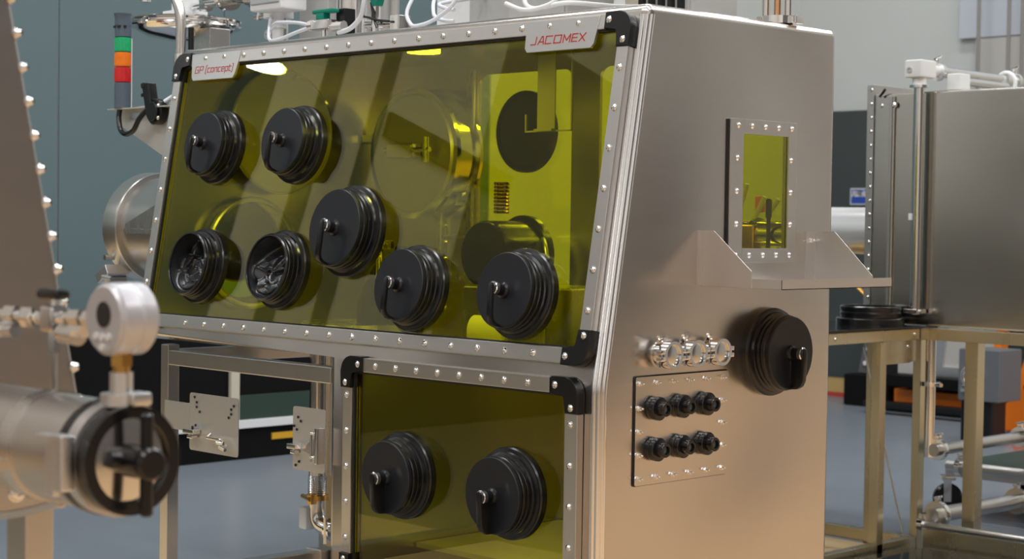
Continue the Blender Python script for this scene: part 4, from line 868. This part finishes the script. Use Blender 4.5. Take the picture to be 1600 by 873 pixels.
MB().box(-1.665, -1.61, YG + 0.88, YG + 0.90, 2.115, 2.165, 0.003).cyl((-1.655, YG - 0.02, 2.10), (-1.625, YG - 0.02, 2.135), 0.006).build('black_latch', M['black'], RG)
for z in (2.06,): put(BOLT, 'bolt', None, RG, Matrix.Translation((-1.655, YG, z)) @ frame_z((0, -1, 0))); put(BOLT, 'bolt', None, RG, Matrix.Translation((-1.58, YG - 0.012, z)) @ frame_z((0, -1, 0)) @ Matrix.Scale(1.5, 4))
GA = MB().cyl((-2.30, YG + 0.5, 1.475), (-1.735, YG + 0.5, 1.475), 0.118, n=48).build('antechamber', M['bright_duct'], RG)
MB().ring((-1.77, YG + 0.5, 1.475), (-1.735, YG + 0.5, 1.475), 0.13, 0.10, 48).build('flange', M['bright_duct'], GA)
MB().cyl((-2.2, YG + 0.35, 1.21), (-1.80, YG + 0.35, 1.21), 0.012).cyl((-1.86, YG + 0.35, 1.21), (-1.78, YG + 0.35, 1.21), 0.028, n=16).build('air_cylinder', M['bright_duct'], GA)
MB().box(-1.78, -1.74, YG + 0.2, YG + 0.6, 1.16, 1.29, 0.01).tube([(-2.1, YG + 0.3, 1.30), (-1.9, YG + 0.3, 1.14), (-1.85, YG + 0.3, 1.07)], 0.012, 8).box(-2.2, -1.74, YG + 0.32, YG + 0.6, 1.235, 1.265, 0.004).build('brass_bracket', M['brass'], GA)
RR = MB().box(-1.41, 0.9, YG - 0.02, YG + 0.03, 0.985, 1.040, 0.003).build('base_rail', M['gold_reflection'], RG)
for x in (-1.20, 0.4): MB().box(x, x + 0.07, YG + 0.6, YG + 0.67, 0.0, 1.0, 0.004).box(x, x + 0.07, YG + 0.0, YG + 0.05, 0.0, 1.0, 0.004).build('leg', M['gold_reflection'], RG) if x > 0 else MB().box(x - 0.02, x + 0.045, YG + 0.05, YG + 0.115, 0.03, 1.0, 0.004).build('leg', M['gold_reflection'], RG)
MB().box(-1.45, -1.41 + 0.0, YG - 0.015, YG + 0.035, 0.0, 0.985, 0.004).build('leg', M['gold_reflection'], RG)
VPR = thing('white_elbow_pipe', (-1.425, YG - 0.05, 1.10), 'vertical steel pipe with white elbow on top against the rear glovebox side', 'pipe')
MB().cyl((-1.425, YG - 0.05, 1.10), (-1.425, YG - 0.05, 2.135), 0.024, n=28).build('pipe', M['polish'], VPR)
MB().cyl((-1.425, YG - 0.05, 2.13), (-1.425, YG - 0.05, 2.142), 0.044, n=28).build('flange', M['chrome'], VPR)
MB().box(-1.462, -1.388, YG - 0.09, YG - 0.01, 1.105, 1.125, 0.003).cyl((-1.47, YG - 0.06, 1.115), (-1.38, YG - 0.06, 1.115), 0.010, n=12).build('foot_clamp', M['chrome'], VPR)
MB().cyl((-1.425, YG - 0.05, 2.14), (-1.425, YG - 0.05, 2.18), 0.032, n=28).box(-1.475, -1.385, YG - 0.10, YG + 0.03, 2.175, 2.255, 0.008).cyl((-1.43, YG + 0.03, 2.215), (-1.43, YG + 0.11, 2.215), 0.036, 0.022, n=28).build('elbow', M['white_paint'], VPR)
MB().ring((-1.445, YG - 0.101, 2.21), (-1.445, YG - 0.106, 2.21), 0.013, 0.006, 20).build('eyelet', M['satin'], VPR)
MB().cyl((-1.43, YG + 0.10, 2.215), (-1.43, YG + 0.80, 2.212), 0.026, n=28).build('top_pipe', M['polish'], VPR)
for y in (YG + 0.11, YG + 0.80): MB().ring((-1.43, y - 0.012, 2.214), (-1.43, y + 0.012, 2.214), 0.042, 0.024).box(-1.44, -1.42, y - 0.01, y + 0.01, 2.25, 2.275, 0.003).cyl((-1.45, y, 2.272), (-1.41, y, 2.285), 0.005, n=8).build('clamp', M['chrome'], VPR)
MB().torus((-1.43, YG + 0.72, 2.20), (0, 1, 0), 0.052, 0.010, 32, 8).build('end_ring', M['white_paint'], VPR)
WE = thing('white_elbow', (-1.32, YG + 0.14, 2.118), 'small white elbow block on the rear glovebox roof', 'pipe')
MB().box(-1.365, -1.295, YG + 0.08, YG + 0.17, 2.125, 2.20, 0.006).cyl((-1.33, YG + 0.12, 2.116), (-1.33, YG + 0.12, 2.13), 0.03).build('block', M['white_paint'], WE)
MB().cyl((-1.33, YG + 0.17, 2.168), (-1.33, YG + 0.55, 2.168), 0.018).build('pipe', M['polish'], WE)
CS = thing('conduit_bundle', (-3.5, YB - 0.12, 2.0), 'thin vertical conduits on the pale back wall above the rear glovebox', 'conduit')
for k, x in enumerate((-4.55, -4.28, -4.16, -3.98, -3.75, -3.62)): MB().cyl((x, YB - 0.25, 2.0), (x, YB - 0.25, ZC), 0.016, n=8).build('conduit', M['conduit'], CS)
MB().box(-3.42, -3.22, YB - 0.30, YB - 0.16, 2.0, ZC, 0.01).build('duct', M['conduit'], CS)

MB().box(-1.452, -1.436, YG - 0.076, YG - 0.066, 1.53, 1.56, 0.001).build('pipe_label', M['white_plastic'], VPR)
YP = tag(MB().cyl((-3.287, 5.0, 2.35), (-3.287, 5.0, ZC), 0.022, n=16).build('yellow_drop_pipe', M['ochre_bright']), 'thin yellow pipe dropping from the ceiling behind the roof fitting', 'pipe', None, (-3.287, 5.0, 2.35))
struct(MB().prism([(-4.1, 9.2), (-2.85, 7.2), (-1.6, 7.2), (-2.9, 9.2)], Matrix.Identity(4), 0.0, 0.003).build('floor_marking', M['red_floor']))
# ------------------------------------------------------------------ table frame with black top
WT = thing('work_table', (-2.0, 3.3, 0.0), 'steel frame table with glossy black top beside the rear glovebox', 'table')
MB().box(-3.2, -1.405, 1.6, YG - 0.023, 1.036, 1.048, 0.002).build('table_top', M['table_black'], WT)
MB().box(-1.46, -1.41, 1.62, YG - 0.024, 0.985, 1.035, 0.003).build('side_rail', M['gold_reflection'], WT)
MB().box(-3.18, -1.46, YG - 0.075, YG - 0.025, 0.985, 1.035, 0.003).build('rear_rail', M['gold_reflection'], WT)
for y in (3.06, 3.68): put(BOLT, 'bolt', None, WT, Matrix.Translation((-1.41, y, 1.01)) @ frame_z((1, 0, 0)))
MB().prism([(3.40, 0.985), (3.40, 0.88), (3.66, 0.88), (3.72, 0.89), (3.72, 0.985)], mat_axes(Vector((-1.425, 0, 0)), Vector((0, 1, 0)), Vector((0, 0, 1)), Vector((1, 0, 0))), -0.004, 0.0).build('gusset', M['gold_reflection'], WT)
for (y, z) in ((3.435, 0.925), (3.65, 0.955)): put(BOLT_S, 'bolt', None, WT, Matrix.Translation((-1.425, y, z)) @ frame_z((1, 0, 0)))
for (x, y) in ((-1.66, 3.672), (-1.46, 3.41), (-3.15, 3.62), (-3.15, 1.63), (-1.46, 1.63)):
    MB().box(x, x + 0.05, y, y + 0.05, 0.0, 0.985, 0.004).build('leg', M['gold_reflection'], WT)
MB().box(-1.46, -1.41, 1.7, YG - 0.02, 0.03, 0.08, 0.003).build('lower_rail', M['gold_reflection'], WT); MB().box(-3.1, -1.46, YG - 0.075, YG - 0.025, 0.03, 0.085, 0.003).build('lower_rail', M['gold_reflection'], WT)
MB().cyl((-1.56, 3.50, 0.95), (-1.45, 3.70, 0.05), 0.004, n=8).build('brace_wire', M['satin'], WT)
def port_frame(x, y, r, label):
    o = MB().lathe([(r * 0.82, 0), (r, 0), (r, 0.030), (r * 0.97, 0.034), (r * 0.87, 0.036), (r * 0.87, 0.046), (r * 0.89, 0.050), (r * 0.89, 0.058), (r * 0.87, 0.061), (r * 0.87, 0.068), (r * 0.89, 0.072), (r * 0.89, 0.084), (r * 0.86, 0.088), (r * 0.82, 0.086)], Matrix.Translation((x, y, 1.048)), 64, True).build('port_ring', M['rubber'])
    tag(o, label, 'ring', None, (x, y, 1.048))
port_frame(-1.585, 3.585, 0.155, 'large black ribbed port ring lying on the black table top')
port_frame(-1.83, 3.30, 0.125, 'black port ring on the table, mostly hidden behind the glovebox corner')
PB = tag(MB().box(-3.08, -1.47, 1.75, YG - 0.10, 0.0, 0.028, 0.003).build('plywood_sheet', M['plywood']), 'pale plywood sheet lying on the floor inside the table frame', 'board')

# pipes and cart under the rear glovebox
def cpipe(name, label, p0, p1, r, clamps):
    t = thing(name, tuple(Vector(p0)), label, 'pipe'); MB().cyl(p0, p1, r, n=24).build('pipe', M['tube'], t)
    d = (Vector(p1) - Vector(p0)).normalized()
    for q in clamps:
        c = Vector(p0).lerp(Vector(p1), q)
        MB().ring(c - d * 0.014, c + d * 0.014, r * 1.75, r * 0.95, 24).box(c.x - 0.012, c.x + 0.012, c.y - 0.012, c.y + 0.012, c.z + r * 1.6, c.z + r * 1.6 + 0.025, 0.003).cyl((c.x - 0.02, c.y, c.z + r * 1.6 + 0.018), (c.x + 0.022, c.y, c.z + r * 1.6 + 0.03), 0.005, n=8).build('clamp', M['chrome'], t)
    return t
t = cpipe('steel_pipe', 'brownish clamped pipe running back beneath the rear glovebox, upper one', (-1.33, YG - 0.02, 0.485), (-1.33, YG + 0.78, 0.487), 0.028, (0.05, 0.97))
cpipe('steel_pipe', 'brownish clamped pipe running back near the floor, lower one', (-1.33, YG - 0.02, 0.185), (-1.33, YG + 0.78, 0.175), 0.036, (0.06, 0.95))
cpipe('steel_pipe', 'bright horizontal pipe crossing above the cart rail', (-1.80, YG + 0.88, 0.287), (0.7, YG + 0.88, 0.287), 0.028, (0.03,))
cpipe('steel_pipe', 'thin yellow-lit pipe near the bottom right corner', (-1.37, YG - 0.072, 0.150), (0.7, YG - 0.072, 0.150), 0.016, (0.01,))
t = thing('riser_pipe', (-1.375, YG, 0.4), 'vertical clamped pipe beside the corner leg of the table', 'pipe')
MB().cyl((-1.365, YG + 0.0, 0.45), (-1.365, YG + 0.0, 0.985), 0.024, n=24).build('pipe', M['polish'], t)
MB().cyl((-1.365, YG + 0.0, 0.775), (-1.365, YG + 0.0, 0.795), 0.045, n=24).cyl((-1.365, YG, 0.785), (-1.29, YG - 0.03, 0.785), 0.010, n=10).build('clamp', M['chrome'], t)
CT = thing('cart', (-0.9, YG + 1.2, 0.0), 'low steel cart on black casters behind the rear glovebox legs', 'cart')
MB().box(-1.95, 0.9, YG + 1.10, YG + 1.16, 0.20, 0.27, 0.004).build('front_rail', M['bar'], CT); MB().box(-1.95, 0.9, YG + 1.9, YG + 1.96, 0.20, 0.27, 0.004).build('rear_rail', M['bar'], CT)
MB().box(-1.95, -1.89, YG + 1.16, YG + 1.9, 0.20, 0.27, 0.004).build('end_rail', M['bar'], CT)
MB().box(-1.93, 0.88, YG + 1.12, YG + 1.94, 0.262, 0.272).build('deck', M['dark_green'], CT)
for (x, y) in ((-1.95, YG + 1.13), (-1.90, YG + 1.90), (0.6, YG + 1.13), (0.6, YG + 1.9)):
    dx, dy = 0.76, -0.65; CR = Matrix.Translation((x, y, 0)) @ Matrix.Rotation(math.atan2(dy, dx), 4, 'Z')
    w_ = MB().cyl((x - 0.020 * dx, y - 0.020 * dy, 0.078), (x + 0.020 * dx, y + 0.020 * dy, 0.078), 0.078, n=32, bev=0.010).build('caster_wheel', M['rubber'], CT)
    MB().box(-0.030, 0.030, -0.04, 0.035, 0.172, 0.20, 0.006, CR).box(0.024, 0.030, -0.03, 0.012, 0.06, 0.18, 0.002, CR).build('caster_fork', M['chrome'], w_)
BX = thing('kick_plate', (-0.5, YG + 0.3, 0.0), 'low golden reflecting steel kick plate at the bottom right corner', 'plate')
MB().box(-1.36, 0.4, YG - 0.046, YG - 0.024, 0.02, 0.128, 0.004).build('body', M['gold_reflection'], BX)
MB().box(-1.37, 0.4, YG - 0.050, YG - 0.022, 0.0, 0.02, 0.002).build('base', M['tube'], BX)
SL = thing('dark_slab', (-0.6, 3.0, 0.0), 'dark glossy slab with pale edge at the bottom edge of the picture', 'slab')
MB().box(-1.38, 0.2, 2.2, 3.65, 0.034, 0.048, 0.002).build('top', M['table_black'], SL); MB().box(-1.386, 0.2, 2.2, 3.655, 0.012, 0.0335, 0.002).build('edge', M['white_paint'], SL)
for x in (-1.3, 0.1):
    for y in (2.3, 3.6): MB().cyl((x, y, 0), (x, y, 0.0125), 0.03, n=16).build('foot', M['rubber'], SL)

# far right: pallet truck, frames, crates
PT = thing('pallet_truck', (-4.6, 9.0, 0.0), 'orange pallet truck parked before the dark back wall', 'pallet truck')
def wedge(x, y): return MB().prism([(0, 0.03), (0.62, 0.03), (0.62, 0.78), (0.27, 0.74), (0.12, 0.25), (0, 0.16)], mat_axes(Vector((x, y, 0)), Vector((1, 0, 0)), Vector((0, 0, 1)), Vector((0, -1, 0))), 0, 0.12, 0.01)
wedge(-3.64, 8.42).build('chassis', M['orange'], PT)
MB().box(-5.1, -3.6, 9.20, 9.34, 0.06, 0.17, 0.01).build('fork', M['orange'], PT); MB().box(-5.1, -3.6, 8.75, 8.89, 0.05, 0.10, 0.01).build('fork', M['black'], PT)
MB().prism([(0.0, 0.2), (0.08, 0.2), (0.12, 0.8), (0.07, 0.8)], mat_axes(Vector((-3.78, 8.5, 0)), Vector((1, 0, 0)), Vector((0, 0, 1)), Vector((0, -1, 0))), 0, 0.1).build('mast', M['orange'], PT)
for x in (-3.5, -3.2): MB().cyl((x, 8.5, 0.07), (x, 8.6, 0.07), 0.07, n=24).build('wheel', M['rubber'], PT)
MB().cyl((-3.40, 8.29, 0.36), (-3.40, 8.31, 0.36), 0.022, n=16).build('hole', M['gasket'], PT)
BC = tag(MB().box(-5.56, -5.12, 9.15, 9.6, 0.0, 0.26, 0.01).build('black_crate', M['black_cloth']), 'low black crate on the floor by the back wall', 'crate', None, (-5.3, 9.3, 0))
BC2 = tag(MB().box(-5.05, -3.75, 9.0, 9.5, 0.205, 0.30, 0.01).box(-5.05, -3.75, 9.40, 9.5, 0.0, 0.21, 0.01).box(-5.05, -3.75, 9.0, 9.08, 0.0, 0.045, 0.01).build('black_pallet', M['black_cloth']), 'black plastic pallet on the orange forks beside the black crate', 'pallet', None, (-4.4, 9.2, 0))
SP = thing('sloped_panel', (-5.3, 9.3, 0.26), 'dark grey sloped steel cabinet standing on the black crate', 'cabinet')
def leaning(q, x, y, z, h0, h1, nm, mt, par): return MB().prism(q, mat_axes(Vector((x, y, z)), Vector((1, 0, 0)), Vector((0, 0, 1)), Vector((0, -1, 0))), h0, h1, 0.003).build(nm, M[mt], par)
leaning([(0, 0.005), (0.22, 0.005), (0.34, 0.55), (0.12, 0.57)], -5.52, 9.3, 0.26, -0.2, 0.0, 'body', 'wall_far', SP)
leaning([(0.22, 0.005), (0.38, 0.005), (0.48, 0.52), (0.34, 0.55)], -5.52, 9.32, 0.26, -0.2, 0.0, 'black_side', 'black', SP)
for (dx, dz) in ((0.08, 0.09), (0.11, 0.21), (0.15, 0.28), (0.31, 0.50)): MB().cyl((-5.52 + dx, 9.30, 0.26 + dz), (-5.52 + dx, 9.28, 0.26 + dz), 0.020, n=12).build('bolt', M['white_paint'], SP)
GF = thing('leaning_framework', (-4.5, 9.2, 0.30), 'pale grey sloping framework with a pane leaning on the black pallet', 'framework')  # leaning grey frame holding a pane
for q in ([(0, 0.0), (0.09, 0.0), (0.17, 0.60), (0.08, 0.60)], [(0.52, 0.0), (0.61, 0.0), (0.69, 0.60), (0.60, 0.60)], [(0.09, 0.0), (0.52, 0.0), (0.53, 0.08), (0.10, 0.08)], [(0.16, 0.53), (0.59, 0.53), (0.60, 0.60), (0.17, 0.60)]):
    leaning(q, -4.72, 9.15, 0.30, -0.05, 0.0, 'bar', 'satin', GF)
leaning([(0.10, 0.08), (0.53, 0.08), (0.60, 0.53), (0.16, 0.53)], -4.72, 9.15, 0.30, -0.04, -0.02, 'pane', 'wall_beige', GF)
leaning([(-0.13, 0.0), (0.0, 0.0), (0.08, 0.60), (-0.04, 0.60)], -4.72, 9.15, 0.30, -0.05, 0.0, 'dark_edge', 'black', GF)
WB = tag(MB().box(-5.03, -4.87, 9.14, 9.3, 0.30, 0.56, 0.01).build('pale_box', M['wall_beige']), 'pale beige box standing on the black pallet', 'box', None, (-4.92, 9.2, 0.3))
MC = thing('test_cabinet', (-3.4, 7.75, 0.0), 'small grey cabinet with round chrome fitting between the leg and the pallet truck', 'cabinet')
MB().box(-3.54, -3.22, 7.6, 7.9, 0.30, 0.66, 0.01).build('body', M['mid_grey'], MC); MB().box(-3.55, -3.30, 7.65, 7.85, 0.0, 0.302, 0.02).build('foot', M['black'], MC)
MB().torus((-3.42, 7.59, 0.47), (0, 1, 0), 0.07, 0.022, 28, 10).cyl((-3.42, 7.6, 0.47), (-3.42, 7.56, 0.47), 0.04).box(-3.50, -3.36, 7.56, 7.6, 0.36, 0.41, 0.01).build('round_fitting', M['chrome'], MC)
SG = thing('wall_sign', (-5.75, YB - 0.06, 1.75), 'small blue and white safety sign on the dark wall behind the rear glovebox', 'sign')
MB().box(-6.0 + 0.11, -5.55, YB - 0.052, YB - 0.04, 1.68, 1.825, 0.004).build('board', M['wall_blue'], SG)
MB().box(-5.875, -5.57, YB - 0.054, YB - 0.05, 1.694, 1.812).build('field', M['blue_sign'], SG)
sgm = mat_axes(Vector((0, YB - 0.054, 0)), Vector((1, 0, 0)), Vector((0, 0, 1)), Vector((0, -1, 0)))
lettering('FERMEZ', sgm, -5.865, 1.757, 0.042, 0.135, 0.012, SG, 'off_white'); lettering('LA', sgm, -5.712, 1.757, 0.045, 0.11, 0.014, SG, 'off_white'); lettering('BAR', sgm, -5.712, 1.700, 0.045, 0.12, 0.014, SG, 'off_white')

# left background: black bench along the green wall
BN = thing('black_bench', (-6.2, 2.2, 0.0), 'long black cabinet bench along the green wall, in deep shade', 'bench')
MB().box(-6.46, -5.92, -1.5, 6.0, 0.0, 0.83, 0.01).build('body', M['black_cloth'], BN)
MB().box(-5.92, -5.90, 3.19, 4.8, 0.245, 0.40, 0.004).build('green_panel', M['dark_green'], BN)
MB().box(-5.92, -5.88, 2.72, 4.8, 0.197, 0.248, 0.004).build('white_rail', M['white_paint'], BN)
MB().box(-5.92, -5.89, 3.13, 3.195, 0.248, 0.82, 0.004).build('post', M['cream_paint'], BN)
MB().box(-5.92, -5.91, 3.46, 4.6, 0.110, 0.150).build('yellow_stripe', M['yellow_paint'], BN)

# round lamp whose image shows in the sloped window
RL = thing('round_lamp', (-5.5, -2.42, 3.34), 'round white lamp hanging by the green wall', 'lamp')
MB().lathe([(0, 0), (0.16, 0), (0.165, 0.02), (0.12, 0.10), (0.05, 0.14), (0, 0.14)], Matrix.Translation((-5.5, -2.42, 3.34)), 40).build('housing', M['white_paint'], RL)
MB().lathe([(0, -0.012), (0.15, -0.012), (0.15, 0.002), (0, 0.002)], Matrix.Translation((-5.5, -2.42, 3.34)), 40).build('diffuser', M['lamp_glow'], RL)
MB().cyl((-5.5, -2.42, 3.47), (-5.5, -2.42, ZC), 0.006, n=8).build('cord', M['black'], RL)
